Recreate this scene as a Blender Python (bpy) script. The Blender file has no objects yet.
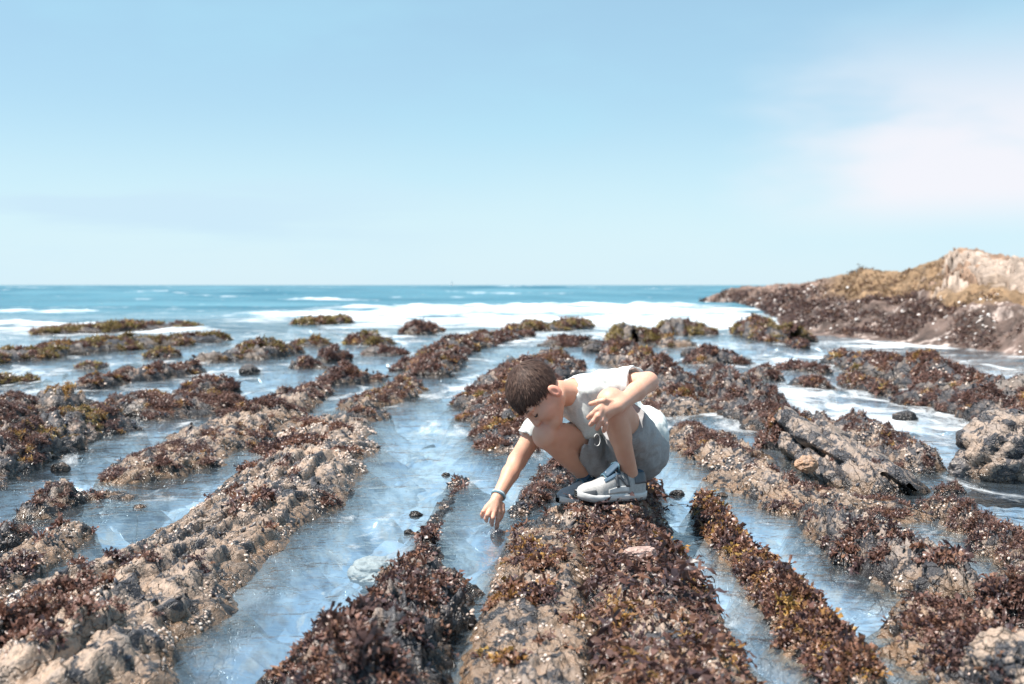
import bpy, math, random
import numpy as np
from mathutils import Vector, Matrix

random.seed(7)
RNG = np.random.default_rng(7)
scene = bpy.context.scene
COL = scene.collection

# ------------------------------------------------------------------ camera model
CAM_H = 0.76
LENS = 40.0
FPX = LENS / 36.0 * 1024.0
PITCH = math.atan(57.0 / FPX)
FW = np.array([0.0, math.cos(PITCH), -math.sin(PITCH)])
UPV = np.array([0.0, math.sin(PITCH), math.cos(PITCH)])
XV = np.array([1.0, 0.0, 0.0])
CAMP = np.array([0.0, 0.0, CAM_H])


def P(px, py, d):
    return CAMP + d * (FW + (px - 512.0) / FPX * XV + (342.0 - py) / FPX * UPV)


def G(px, py, z=0.0):
    r = FW + (px - 512.0) / FPX * XV + (342.0 - py) / FPX * UPV
    return CAMP + r * ((z - CAM_H) / r[2])


# ------------------------------------------------------------------ noise helpers
def _hash(ix, iy, iz, seed):
    h = (ix.astype(np.uint32) * np.uint32(374761393) + iy.astype(np.uint32) * np.uint32(668265263)
         + iz.astype(np.uint32) * np.uint32(2147483647 & 0x5bd1e995) + np.uint32((seed * 1274126177) & 0xffffffff))
    h = (h ^ (h >> np.uint32(13))) * np.uint32(1274126177)
    h = (h ^ (h >> np.uint32(16))) * np.uint32(2246822519)
    h = h ^ (h >> np.uint32(13))
    return h.astype(np.float64) / 4294967296.0


def vnoise(p, seed=0):
    f = np.floor(p)
    i = f.astype(np.int64)
    w = p - f
    w = w * w * w * (w * (w * 6 - 15) + 10)
    out = np.zeros(len(p))
    for dx in (0, 1):
        wx = w[:, 0] if dx else 1 - w[:, 0]
        for dy in (0, 1):
            wy = w[:, 1] if dy else 1 - w[:, 1]
            for dz in (0, 1):
                wz = w[:, 2] if dz else 1 - w[:, 2]
                out += wx * wy * wz * _hash(i[:, 0] + dx, i[:, 1] + dy, i[:, 2] + dz, seed)
    return out * 2 - 1


def fbm(p, octaves=4, seed=0, gain=0.5, lac=2.03):
    a, out = 1.0, np.zeros(len(p))
    q = np.array(p, dtype=float)
    for o in range(octaves):
        out += a * vnoise(q + 17.3 * o, seed + o)
        q = q * lac
        a *= gain
    return out


def worley(p, seed=0):
    f = np.floor(p).astype(np.int64)
    d1 = np.full(len(p), 9.0)
    d2 = np.full(len(p), 9.0)
    cid = np.zeros(len(p))
    for dx in (-1, 0, 1):
        for dy in (-1, 0, 1):
            for dz in (-1, 0, 1):
                cx, cy, cz = f[:, 0] + dx, f[:, 1] + dy, f[:, 2] + dz
                h1 = _hash(cx, cy, cz, seed)
                q = np.stack([cx + h1, cy + _hash(cx, cy, cz, seed + 1), cz + _hash(cx, cy, cz, seed + 2)], 1)
                d = np.sqrt(((p - q) ** 2).sum(1))
                m = d < d1
                d2 = np.where(m, d1, np.minimum(d2, d))
                cid = np.where(m, h1, cid)
                d1 = np.where(m, d, d1)
    return d1, d2, cid


def sstep(a, b, x):
    t = np.clip((x - a) / (b - a), 0, 1)
    return t * t * (3 - 2 * t)


# ------------------------------------------------------------------ mesh helpers
def make_mesh(name, verts, faces, mat=None, smooth=True, col=None, attrs=None):
    """faces: (n,4) or (n,3) int array"""
    me = bpy.data.meshes.new(name)
    verts = np.asarray(verts, dtype=np.float32)
    faces = np.asarray(faces, dtype=np.int32)
    n, k = faces.shape
    me.vertices.add(len(verts))
    me.vertices.foreach_set('co', verts.ravel())
    me.loops.add(n * k)
    me.loops.foreach_set('vertex_index', faces.ravel())
    me.polygons.add(n)
    me.polygons.foreach_set('loop_start', np.arange(0, n * k, k, dtype=np.int32))
    me.polygons.foreach_set('use_smooth', np.full(n, smooth, dtype=bool))
    me.update(calc_edges=True)
    if col is not None:
        a = me.attributes.new('Col', 'FLOAT_COLOR', 'POINT')
        c = np.ones((len(verts), 4), dtype=np.float32)
        c[:, :3] = col
        a.data.foreach_set('color', c.ravel())
    for an, av in (attrs or {}).items():
        a = me.attributes.new(an, 'FLOAT', 'POINT')
        a.data.foreach_set('value', np.asarray(av, dtype=np.float32))
    me.validate()
    if mat:
        me.materials.append(mat)
    return me


def link(name, me, parent=None, loc=None):
    o = bpy.data.objects.new(name, me)
    COL.objects.link(o)
    if parent is not None:
        o.parent = parent
    if loc is not None:
        o.location = loc
    return o


def tag(o, label=None, cat=None, group=None, kind=None):
    if label: o['label'] = label
    if cat: o['category'] = cat
    if group: o['group'] = group
    if kind: o['kind'] = kind
    return o


def grid_faces(nu, nv):
    i = np.arange(nu - 1)[:, None] * nv + np.arange(nv - 1)[None, :]
    i = i.ravel()
    return np.stack([i, i + nv, i + nv + 1, i + 1], 1)


# ------------------------------------------------------------------ materials
class NT:
    def __init__(s, name):
        s.m = bpy.data.materials.new(name)
        s.m.use_nodes = True
        s.t = s.m.node_tree
        s.t.nodes.clear()
        s.out = s.t.nodes.new('ShaderNodeOutputMaterial')

    def n(s, typ, ins=None, **kw):
        nd = s.t.nodes.new(typ)
        for k, v in kw.items():
            setattr(nd, k, v)
        for k, v in (ins or {}).items():
            sock = nd.inputs[k]
            if isinstance(v, bpy.types.NodeSocket):
                s.t.links.new(v, sock)
            else:
                sock.default_value = v
        return nd

    def l(s, a, b):
        s.t.links.new(a, b)

    def ramp(s, fac, stops, interp='LINEAR'):
        r = s.n('ShaderNodeValToRGB', {'Fac': fac})
        r.color_ramp.interpolation = interp
        els = r.color_ramp.elements
        while len(els) < len(stops):
            els.new(0.5)
        for e, (p, c) in zip(els, stops):
            e.position = p
            e.color = (c, c, c, 1) if isinstance(c, (int, float)) else (*c, 1)
        return r.outputs['Color']

    def mix(s, fac, a, b, blend='MIX'):
        m = s.n('ShaderNodeMix', data_type='RGBA', blend_type=blend)
        for sock, v in ((m.inputs[0], fac), (m.inputs[6], a), (m.inputs[7], b)):
            if isinstance(v, bpy.types.NodeSocket):
                s.l(v, sock)
            elif sock.type == 'RGBA':
                sock.default_value = (*v, 1) if len(v) == 3 else v
            else:
                sock.default_value = v
        return m.outputs[2]

    def math(s, op, a, b=0.0, clamp=False):
        m = s.n('ShaderNodeMath', operation=op, use_clamp=clamp)
        for sock, v in ((m.inputs[0], a), (m.inputs[1], b)):
            if isinstance(v, bpy.types.NodeSocket):
                s.l(v, sock)
            else:
                sock.default_value = v
        return m.outputs[0]

    def pos(s, scale=(1, 1, 1)):
        g = s.n('ShaderNodeNewGeometry')
        mp = s.n('ShaderNodeMapping', {'Vector': g.outputs['Position'], 'Scale': scale})
        return mp.outputs['Vector']

    def noise(s, vec, scale, detail=4, rough=0.55, dist=0.0):
        return s.n('ShaderNodeTexNoise', {'Vector': vec, 'Scale': scale, 'Detail': detail, 'Roughness': rough, 'Distortion': dist}).outputs['Fac']


def bed_colour(t):
    """pale silt and pebbles that cover everything lying under water"""
    v = t.pos((2.2, .7, 1))
    n1 = t.noise(v, 2.2, 5, .6, .6)
    n2 = t.noise(v, 9, 5, .6)
    c = t.mix(t.ramp(n1, [(.42, 0.), (.60, 1.)]), (.20, .285, .39), (.40, .47, .54))
    c = t.mix(t.ramp(n2, [(.50, 0.), (.66, .75)]), c, (.10, .095, .10))
    c = t.mix(t.ramp(t.noise(v, 6.3, 6, .65), [(.56, 0.), (.64, .7)]), c, (.44, .40, .37))
    vo = t.n('ShaderNodeTexVoronoi', {'Vector': t.pos(), 'Scale': 17.0})
    return t.mix(t.ramp(vo.outputs['Distance'], [(.15, .6), (.40, 0.)]), c, t.mix(t.ramp(n2, [(.4, 0.), (.6, 1.)]), (.16, .13, .12), (.46, .42, .39)))


def rock_material(name, base_a, base_b, dark_lo, dark_hi, speck=0.5, scale=1.0, wet=True):
    t = NT(name)
    v = t.pos()
    n1 = t.noise(v, 5.0 * scale, 5, 0.6)
    n2 = t.noise(v, 17.0 * scale, 7, 0.66, 0.25)
    n3 = t.noise(v, 90.0 * scale, 4, 0.6)
    stv = t.pos((3.0, 0.7, 5.0))
    n4 = t.noise(stv, 9.0 * scale, 4, 0.6, 0.6)
    c = t.mix(t.ramp(n1, [(0.38, 0.0), (0.62, 1.0)]), base_a, base_b)
    c = t.mix(t.ramp(n4, [(0.45, 0.0), (0.7, 0.55)]), c, (0.21, 0.20, 0.20))
    c = t.mix(t.ramp(n3, [(0.3, 0.45), (0.62, 0.0)]), c, (0.12, 0.095, 0.075))
    # dark mussel / tar crust with a crisp outline
    dm = t.ramp(t.math('ADD', t.math('MULTIPLY', n2, 0.7), t.math('MULTIPLY', n1, 0.3)), [(dark_lo, 0.0), (dark_hi, 1.0)])
    darkc = t.mix(n3, (0.018, 0.018, 0.024), (0.06, 0.058, 0.066))
    c = t.mix(dm, c, darkc)
    vo = t.n('ShaderNodeTexVoronoi', {'Vector': v, 'Scale': 120.0 * scale, 'Randomness': 1.0})
    sp = t.ramp(vo.outputs['Distance'], [(0.16, 1.0), (0.30, 0.0)])
    spm = t.math('MULTIPLY', sp, t.ramp(t.noise(v, 9.0 * scale, 3), [(0.45, 0.0), (0.62, speck)]))
    c = t.mix(spm, c, (0.62, 0.50, 0.42))
    if wet:
        g = t.n('ShaderNodeNewGeometry')
        z = t.n('ShaderNodeSeparateXYZ', {'Vector': g.outputs['Position']}).outputs['Z']
        zz = t.math('ADD', z, t.math('MULTIPLY', t.math('SUBTRACT', n1, 0.5), 0.08))
        wetm = t.ramp(zz, [(0.02, 1.0), (0.075, 0.0)])
        c = t.mix(wetm, c, t.mix(1.0, c, (0.55, 0.48, 0.40), 'MULTIPLY'))
        silt = t.n('ShaderNodeMapRange', {'Value': zz, 'From Min': -0.012, 'From Max': -0.07}).outputs[0]
        rough = t.n('ShaderNodeMapRange', {'Value': wetm, 'To Min': 0.5, 'To Max': 0.2}).outputs[0]
    else:
        rough = 0.8
    ve = t.n('ShaderNodeTexVoronoi', {'Vector': t.n('ShaderNodeVectorMath', {0: t.pos((10.0, 1.3, 10.0)), 1: t.n('ShaderNodeTexNoise', {'Vector': v, 'Scale': 9.0 * scale, 'Detail': 4.0}).outputs['Color']}, operation='ADD').outputs[0], 'Scale': 2.6 * scale}, feature='DISTANCE_TO_EDGE')
    crack = t.ramp(ve.outputs['Distance'], [(.0, 1.), (.045, 0.)])
    c = t.mix(t.math('MULTIPLY', crack, .25), c, (.035, .03, .028))
    n5 = t.noise(v, 55.0 * scale, 5, .7)
    c = t.mix(t.ramp(n5, [(.36, .75), (.45, 0.)]), c, (.05, .042, .038))
    hb = t.math('ADD', t.math('MULTIPLY', n2, 0.6), t.math('MULTIPLY', n3, 0.35))
    hb = t.math('ADD', hb, t.math('MULTIPLY', spm, 0.25))
    hb = t.math('SUBTRACT', hb, t.math('MULTIPLY', crack, 0.3))
    if wet:
        c = t.mix(silt, c, bed_colour(t))
    if wet:
        hb = t.math('MULTIPLY', hb, t.math('SUBTRACT', 1.0, silt))
    b = t.n('ShaderNodeBump', {'Strength': 0.9, 'Distance': 0.022 / scale, 'Height': hb})
    bs = t.n('ShaderNodeBsdfPrincipled', {'Base Color': c, 'Roughness': rough, 'Normal': b.outputs[0]})
    t.l(bs.outputs[0], t.out.inputs[0])
    return t.m


M_ROCK_TAN = rock_material('tan_rock', (0.47, 0.33, 0.24), (0.36, 0.265, 0.205), 0.515, 0.535, 0.7)
M_ROCK_GREY = rock_material('grey_rock', (0.40, 0.29, 0.22), (0.28, 0.22, 0.19), 0.485, 0.51, 0.9)
M_ROCK_DARK = rock_material('mussel_covered_rock', (0.33, 0.235, 0.185), (0.22, 0.165, 0.14), 0.43, 0.50, 0.8)
M_ROCK_FAR = rock_material('far_rock', (0.22, 0.17, 0.14), (0.13, 0.105, 0.095), 0.46, 0.54, 0.6, 0.35)


def col_material(name, rough=0.45, spec=0.5, sub=0.0, noise_amt=0.25, nscale=60.0, bump=0.0, translucent=0.0):
    t = NT(name)
    a = t.n('ShaderNodeAttribute', attribute_name='Col').outputs['Color']
    v = t.pos()
    nz = t.noise(v, nscale, 3)
    k = t.n('ShaderNodeMapRange', {'Value': nz, 'From Min': 0.25, 'From Max': 0.75, 'To Min': 1 - noise_amt, 'To Max': 1 + noise_amt}).outputs[0]
    c = t.mix(1.0, a, t.n('ShaderNodeCombineColor', {0: k, 1: k, 2: k}).outputs[0], 'MULTIPLY')
    ins = {'Base Color': c, 'Roughness': rough, 'Specular IOR Level': spec}
    if bump:
        ins['Normal'] = t.n('ShaderNodeBump', {'Strength': 0.6, 'Distance': bump, 'Height': nz}).outputs[0]
    bs = t.n('ShaderNodeBsdfPrincipled', ins)
    if translucent:
        tr = t.n('ShaderNodeBsdfTranslucent', {'Color': c})
        mx = t.n('ShaderNodeMixShader', {0: translucent, 1: bs.outputs[0], 2: tr.outputs[0]})
        t.l(mx.outputs[0], t.out.inputs[0])
    else:
        t.l(bs.outputs[0], t.out.inputs[0])
    return t.m


M_WEED = col_material('seaweed', rough=0.36, spec=0.4, translucent=0.25)
M_SHELL = col_material('shells', rough=0.45, spec=0.5, noise_amt=0.2, nscale=300.0)
M_HEAD = col_material('headland_rock', rough=0.85, spec=0.3, noise_amt=0.4, nscale=6.0, bump=0.12)
M_BOULDER = col_material('pale_boulder', rough=0.6, spec=0.4, noise_amt=0.3, nscale=45.0, bump=0.012)


def flat_material(name, c, rough=0.6, noise_amt=0.12, nscale=80.0, bump=0.0, spec=0.5, sheen=0.0):
    t = NT(name)
    v = t.pos()
    nz = t.noise(v, nscale, 4)
    cc = t.mix(t.ramp(nz, [(0.3, 0.0), (0.7, 1.0)]), tuple(x * (1 - noise_amt) for x in c), tuple(min(1, x * (1 + noise_amt)) for x in c))
    ins = {'Base Color': cc, 'Roughness': rough, 'Specular IOR Level': spec, 'Sheen Weight': sheen}
    if bump:
        ins['Normal'] = t.n('ShaderNodeBump', {'Strength': 0.7, 'Distance': bump, 'Height': nz}).outputs[0]
    bs = t.n('ShaderNodeBsdfPrincipled', ins)
    t.l(bs.outputs[0], t.out.inputs[0])
    return t.m


# ------------------------------------------------------------------ seaweed templates
def blade(nseg, nw, width, curl, wave, rng, lean=0.0):
    """a ruffled frond of length 1 rising along +z and bending towards +x"""
    u = np.linspace(0, 1, nseg + 1)
    ang = lean + curl * u
    dx = np.concatenate([[0], np.cumsum(np.sin((ang[1:] + ang[:-1]) / 2))]) / nseg
    dz = np.concatenate([[0], np.cumsum(np.cos((ang[1:] + ang[:-1]) / 2))]) / nseg
    w = width * 1.3 * np.clip(0.25 + u * 4, 0, 1) * np.sqrt(np.clip(1.08 - u ** 5, 0.02, 1)) * (1 + 0.25 * np.sin(u * 9 + rng.uniform(0, 6)))
    V = []
    for i in range(nseg + 1):
        for j in range(nw + 1):
            s = j / nw * 2 - 1
            ph = rng.uniform(0, 6.28)
            off = wave * (np.sin(u[i] * 11 + s * 2.2 + ph * 0.25)) * abs(s) * w[i] * 2.2
            V.append((dx[i] + off * np.cos(ang[i]), s * w[i], dz[i] - off * np.sin(ang[i])))
    return np.array(V), grid_faces(nseg + 1, nw + 1)


def bush(nb, nseg, nw, width, rng, curl=(0.6, 1.8), wave=0.35, lmin=0.6, spread=0.25, lean=(0.0, 0.7)):
    Vs, Fs, o = [], [], 0
    for k in range(nb):
        V, F = blade(nseg, nw, width * rng.uniform(0.7, 1.3), rng.uniform(*curl), wave, rng, rng.uniform(*lean))
        V = V * rng.uniform(lmin, 1.0)
        a = 2 * np.pi * (k + rng.uniform(-0.3, 0.3)) / nb
        c, s = np.cos(a), np.sin(a)
        R = np.array([[c, -s, 0], [s, c, 0], [0, 0, 1]])
        V = V @ R.T + np.array([rng.uniform(-spread, spread), rng.uniform(-spread, spread), 0])
        Vs.append(V)
        Fs.append(F + o)
        o += len(V)
    return np.concatenate(Vs), np.concatenate(Fs)


trng = np.random.default_rng(3)
T_RIBBON = [bush(5, 8, 2, 0.036, trng, (0.6, 2.2), 0.9, 0.55, 0.28, (0.7, 1.4)) for _ in range(8)]     # broad dark straps
T_TUFT = [bush(9, 3, 1, 0.055, trng, (0.4, 1.6), 0.3, 0.5, 0.4, (0.3, 1.2)) for _ in range(6)]        # short bushy turf
T_ROCKWEED = [bush(8, 4, 2, 0.062, trng, (0.5, 1.7), 0.9, 0.5, 0.4, (0.4, 1.3)) for _ in range(6)]    # crisp ruffled fronds
T_FAR = [bush(8, 2, 1, 0.085, trng, (0.4, 1.6), 0.3, 0.5, 0.35, (0.1, 0.9)) for _ in range(5)]

PAL = {
    'dark': [(0.062, 0.036, 0.037), (0.095, 0.055, 0.050), (0.045, 0.030, 0.034), (0.13, 0.075, 0.062), (0.075, 0.048, 0.050)],
    'rust': [(0.17, 0.085, 0.055), (0.13, 0.064, 0.046), (0.21, 0.115, 0.075), (0.10, 0.05, 0.04)],
    'gold': [(0.28, 0.155, 0.045), (0.22, 0.115, 0.04), (0.18, 0.09, 0.038), (0.32, 0.20, 0.065)],
    'olive': [(0.18, 0.135, 0.05), (0.23, 0.17, 0.06), (0.12, 0.09, 0.04), (0.15, 0.10, 0.05)],
    'ochre': [(0.17, 0.098, 0.045), (0.14, 0.08, 0.04), (0.20, 0.12, 0.055)],
    'turf': [(0.095, 0.052, 0.044), (0.13, 0.07, 0.056), (0.075, 0.042, 0.037), (0.165, 0.09, 0.07)],
}


def frames(nrm, rng, tilt=0.35, downhill=0.0):
    n = len(nrm)
    up = nrm + rng.normal(0, tilt, (n, 3))
    up /= np.linalg.norm(up, axis=1)[:, None]
    r = rng.normal(0, 1, (n, 3)) + downhill * np.stack([nrm[:, 0], nrm[:, 1], np.zeros(n)], 1) * 3
    x = r - (r * up).sum(1)[:, None] * up
    x /= np.linalg.norm(x, axis=1)[:, None] + 1e-9
    y = np.cross(up, x)
    return np.stack([x, y, up], 2)        # columns


def scatter_mesh(templates, pos, R, scl, col, rng, jitter=0.15):
    Vs, Fs, Cs, o = [], [], [], 0
    which = rng.integers(0, len(templates), len(pos))
    for k, (TV, TF) in enumerate(templates):
        m = np.where(which == k)[0]
        if len(m) == 0:
            continue
        s = scl[m]
        if s.ndim == 1:
            s = s[:, None].repeat(3, 1)
        V = np.einsum('nij,nvj->nvi', R[m], TV[None] * s[:, None, :]) + pos[m][:, None, :]
        F = TF[None] + (np.arange(len(m)) * len(TV))[:, None, None] + o
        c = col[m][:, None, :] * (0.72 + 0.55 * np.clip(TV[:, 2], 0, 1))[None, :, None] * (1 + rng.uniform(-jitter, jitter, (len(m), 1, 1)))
        Vs.append(V.reshape(-1, 3))
        Fs.append(F.reshape(-1, TF.shape[1]))
        Cs.append(np.broadcast_to(c, V.shape).reshape(-1, 3))
        o += len(m) * len(TV)
    return np.concatenate(Vs), np.concatenate(Fs), np.concatenate(Cs)


def dome_template(n=6, hz=0.6, tip=0.35):
    V, a = [], np.arange(n) * 2 * np.pi / n
    for r, z in ((1, 0), (0.75, hz * 0.65), (tip, hz)):
        V += [(r * math.cos(t), r * math.sin(t), z) for t in a]
    V.append((0, 0, hz * 0.8))
    F = []
    for k in range(2):
        for i in range(n):
            F.append((k * n + i, k * n + (i + 1) % n, (k + 1) * n + (i + 1) % n, (k + 1) * n + i))
    for i in range(0, n, 2):
        F.append((2 * n + i, 2 * n + (i + 1) % n, 2 * n + (i + 2) % n, 3 * n))
    return np.array(V, float), np.array(F)


def shell_template():
    """half-open mussel: a long pointed ellipsoid standing on its narrow end"""
    V, F = [], []
    nr, ns = 6, 6
    for i in range(nr + 1):
        u = i / nr
        r = math.sin(math.pi * (0.08 + 0.88 * u ** 0.8)) ** 0.8
        for j in range(ns):
            a = j * 2 * math.pi / ns
            V.append((0.36 * r * math.cos(a), 0.19 * r * math.sin(a), u - 0.15))
    for i in range(nr):
        for j in range(ns):
            F.append((i * ns + j, i * ns + (j + 1) % ns, (i + 1) * ns + (j + 1) % ns, (i + 1) * ns + j))
    return np.array(V), np.array(F)


T_BARN = [dome_template()]
T_SHELL = [shell_template()]

# ------------------------------------------------------------------ rock ridges
PADS = []          # (x, y, z, r): places where the rock carries the shoes


def catmull(pts, n):
    pts = np.asarray(pts, float)
    q = np.vstack([2 * pts[0] - pts[1], pts, 2 * pts[-1] - pts[-2]])
    m = len(pts) - 1
    t = np.linspace(0, m, n)
    i = np.minimum(t.astype(int), m - 1)
    f = (t - i)[:, None]
    a, b, c, d = q[i], q[i + 1], q[i + 2], q[i + 3]
    return 0.5 * (2 * b + (c - a) * f + (2 * a - 5 * b + 4 * c - d) * f ** 2 + (3 * b - a - 3 * c + d) * f ** 3)


ROCKS = []
HS_FAR, HS_MID, HS_NEAR = .40, .54, .64


def ridge(name, label, cat, pts, seed, mat=None, group=None, cover=0.3, pal=(('dark', .5), ('rust', .5)), weed='tuft',
          dw=None, rough=1.0, skew=0.0, strata=0.5, barn=0.3, mussel=0.3, kpx=2.4, size=None, dens=4.0, zones=(), pits=1.0,
          hvar=0.55, wvar=0.35, pw=2.2, sflip=1.0):
    """pts: (px, py, half width in px, height in m) of the waterline footprint in the photograph"""
    rng = np.random.default_rng(seed)
    base = np.array([G(p[0], p[1]) for p in pts])
    ppm = FPX / base[:, 1]
    hs = np.interp(np.array([p[1] for p in pts]), [330, 480, 560], [HS_FAR, HS_MID, HS_NEAR])
    data = np.column_stack([base[:, :2], np.array([p[2] for p in pts]) / ppm, np.array([p[3] for p in pts]) * hs])
    if dw:
        dw = dw * .7
    # arc length resample with distance dependent step
    dense = catmull(data, 400)
    seg = np.linalg.norm(np.diff(dense[:, :2], axis=0), axis=1)
    st = kpx * np.clip(dense[:-1, 1], 1.6, None) / FPX * 1.25
    cum = np.concatenate([[0], np.cumsum(seg / st)])
    ns = int(np.clip(cum[-1], 24, 900))
    k = np.linspace(0, cum[-1], ns)
    D = np.stack([np.interp(k, cum, dense[:, c]) for c in range(4)], 1)
    L = np.concatenate([[0], np.cumsum(np.linalg.norm(np.diff(D[:, :2], axis=0), axis=1))])
    tan = np.gradient(D[:, :2], axis=0)
    tan /= np.linalg.norm(tan, axis=1)[:, None]
    nor = np.stack([tan[:, 1], -tan[:, 0]], 1)
    nor[nor[:, 0] < 0] *= -1
    hw = np.sqrt((D[:, 2] * nor[:, 0]) ** 2 + ((dw if dw else 1.5 * D[:, 3].max()) * nor[:, 1]) ** 2)
    h = D[:, 3].copy()
    c3 = np.column_stack([D[:, :2], np.zeros(ns)])
    wl = hw.mean()
    f1 = 1.0 / (wl * 1.3)
    hl = 1 + wvar * fbm(c3 * f1, 3, seed)
    hr = 1 + wvar * fbm(c3 * f1 + 31, 3, seed + 5)
    h *= np.clip(1 + hvar * fbm(c3 * f1 * 0.9 + 7, 3, seed + 9), 0.35, 1.9)
    # taper both ends
    e = np.minimum(L, L[-1] - L) / max(1e-6, min(wl * 1.1, L[-1] * 0.4))
    te = np.sqrt(np.clip(1 - (1 - np.clip(e, 0, 1)) ** 2, 0.0, 1))
    hl *= 0.12 + 0.88 * te
    hr *= 0.12 + 0.88 * te
    h = h * te - 0.04 * (1 - te)
    nt = int(np.clip(2 * 1.5 * wl * FPX / D[:, 1].mean() / kpx, 22, 220))
    T = np.linspace(-1.3, 1.3, nt)
    tt = np.abs(T)
    tw = np.where(T > skew, (T - skew) / (1.0 - skew), (T - skew) / (1.0 + skew))
    a = np.abs(tw)
    prof = np.where(a < 1, 1 - a ** pw, -(a - 1) * 3.0)
    wside = np.where(T[None, :] < 0, hl[:, None], hr[:, None]) * hw[:, None]
    # past the waterline the foot of the rock runs out under the sand
    ext = np.clip(tt - 1, 0, None) / .3 * .30
    wob = (1 + .5 * fbm(np.column_stack([L * 5.0, 0 * L, 0 * L]), 3, seed + 90))[:, None] * (.08 + .92 * te[:, None])
    off = np.sign(T)[None, :] * (np.minimum(tt, 1)[None, :] * wside + ext[None, :] * wob)
    X = D[:, 0][:, None] + nor[:, 0][:, None] * off
    Y = D[:, 1][:, None] + nor[:, 1][:, None] * off
    below = -.20 * (1 - np.exp(-ext / .13))
    bn = fbm(np.column_stack([X.ravel() * 7, Y.ravel() * 5, 0 * X.ravel()]), 4, seed + 91).reshape(ns, nt)
    Z = np.maximum(prof, 0)[None, :] * h[:, None] + below[None, :] * (1 + .45 * bn) - .14 * (1 - te[:, None]) ** 2 * (1 + .5 * bn)
    Pn = np.column_stack([X.ravel(), Y.ravel(), Z.ravel()])
    amp = np.repeat(np.clip(np.abs(h), 0.03, None), nt) * rough
    # tilted strata steps along the ridge
    ss = (sflip * T[None, :] * 2.4 + 0.5 * fbm(np.column_stack([L * 2.2 / max(wl, .05), 0 * L, 0 * L]), 2, seed + 3)[:, None]
          + 0.35 * fbm(Pn * 2.0 * f1, 3, seed + 4).reshape(ns, nt))
    fr_ = ss - np.floor(ss)
    ob = np.column_stack([Pn[:, 0] * f1 * 5.0 + Pn[:, 1] * f1 * 1.6, Pn[:, 1] * f1 * 0.7, Pn[:, 2] * f1 * 5.0])
    rid = 1 - 2 * np.abs(fbm(ob, 3, seed + 15))
    rid2 = 1 - 2 * np.abs(fbm(ob * 2.7 + 9, 3, seed + 16))
    saw = np.where(fr_ < .78, fr_ / .78, 1 - sstep(.78, 1.0, fr_))
    s2 = T[None, :] * 6.5 + 1.2 * ss * 0.3 + 0.45 * fbm(Pn * np.array([1.6, 0.5, 1.0]) * f1, 3, seed + 6).reshape(ns, nt)
    g2 = s2 - np.floor(s2)
    saw2 = np.where(g2 < .8, g2 / .8, 1 - sstep(.8, 1.0, g2))
    Z += strata * 0.22 * (saw2 - .5) * np.clip(prof + .15, 0, 1)[None, :] * np.abs(h)[:, None]
    Z += (strata * 0.60 * (saw - 0.5) * np.clip(prof + 0.15, 0, 1)[None, :] * np.abs(h)[:, None])
    Pn[:, 2] = Z.ravel()
    d1, d2, cid = worley(Pn * np.array([1, 0.75, 1.2]) * f1 * 2.6, seed + 11)
    big = fbm(Pn * f1 * 2.2, 4, seed + 20)
    fine = fbm(Pn * f1 * 11.0, 4, seed + 30, 0.6)
    # outward direction
    gx = np.repeat(nor[:, 0], nt) * np.tile(np.sign(T) * np.clip(tt, 0, 1), ns)
    gy = np.repeat(nor[:, 1], nt) * np.tile(np.sign(T) * np.clip(tt, 0, 1), ns)
    disp = amp * (0.20 * big + 0.12 * (cid - 0.5) * sstep(0, .3, d2 - d1) + 0.11 * rid + 0.07 * rid2 - 0.10 * pits * np.exp(-((d2 - d1) / 0.11) ** 2) + 0.14 * fine)
    Pn[:, 0] += gx * disp * 0.8
    Pn[:, 1] += gy * disp * 0.8
    Pn[:, 2] += disp * np.clip(1.1 - 0.5 * np.hypot(gx, gy), 0.3, 1)
    for (x, y, z, r) in PADS:
        w = np.exp(-(((Pn[:, 0] - x) ** 2 + (Pn[:, 1] - y) ** 2) / (r * r)) ** 2)
        w = w * (Pn[:, 2] > -0.06)
        Pn[:, 2] = Pn[:, 2] * (1 - w) + (z + 0.012 * fine) * w
    F = grid_faces(ns, nt)
    org = np.array([D[ns // 2, 0], D[ns // 2, 1], 0.0])
    me = make_mesh(name, Pn - org, F, mat or M_ROCK_GREY)
    root = link(name, me, loc=org)
    tag(root, label, cat, group)
    # orientation check (normals up)
    A, B, C, E = (Pn[F[:, i]] for i in range(4))
    fn = np.cross(C - A, E - B)
    if fn[:, 2].sum() < 0:
        me.flip_normals()
        fn = -fn
    ar = np.linalg.norm(fn, axis=1) * 0.5
    fn = fn / (2 * ar[:, None] + 1e-12)
    cen = (A + B + C + E) / 4
    up = np.where((cen[:, 2] > 0.008), 1.0, 0.0)
    # ---------------- seaweed
    dist = np.clip(cen[:, 1], 1.6, None)
    sz = np.maximum(size if size else {'ribbon': 0.056, 'tuft': 0.016, 'rockweed': 0.024}[weed], 3.3 * dist / FPX)
    mk = fbm(cen * np.array([1, 0.8, 1]) * f1 * 2.3 + 3, 4, seed + 40) * 0.9 + 0.55 * fn[:, 2] - 0.35 + 0.5 * np.clip(cen[:, 2] / max(D[:, 3].max(), 0.03) - 0.5, -1, 1)
    for (px, py, r, amt) in zones:
        q = G(px, py, 0.04)
        rr = r * q[1] / FPX
        dd2 = ((cen[:, 0] - q[0]) / rr) ** 2 + ((cen[:, 1] - q[1]) / (rr * 2.2)) ** 2
        mk += amt * np.exp(-dd2)
    if D[:, 1].mean() > 4.2:
        cover = cover * .82
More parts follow.
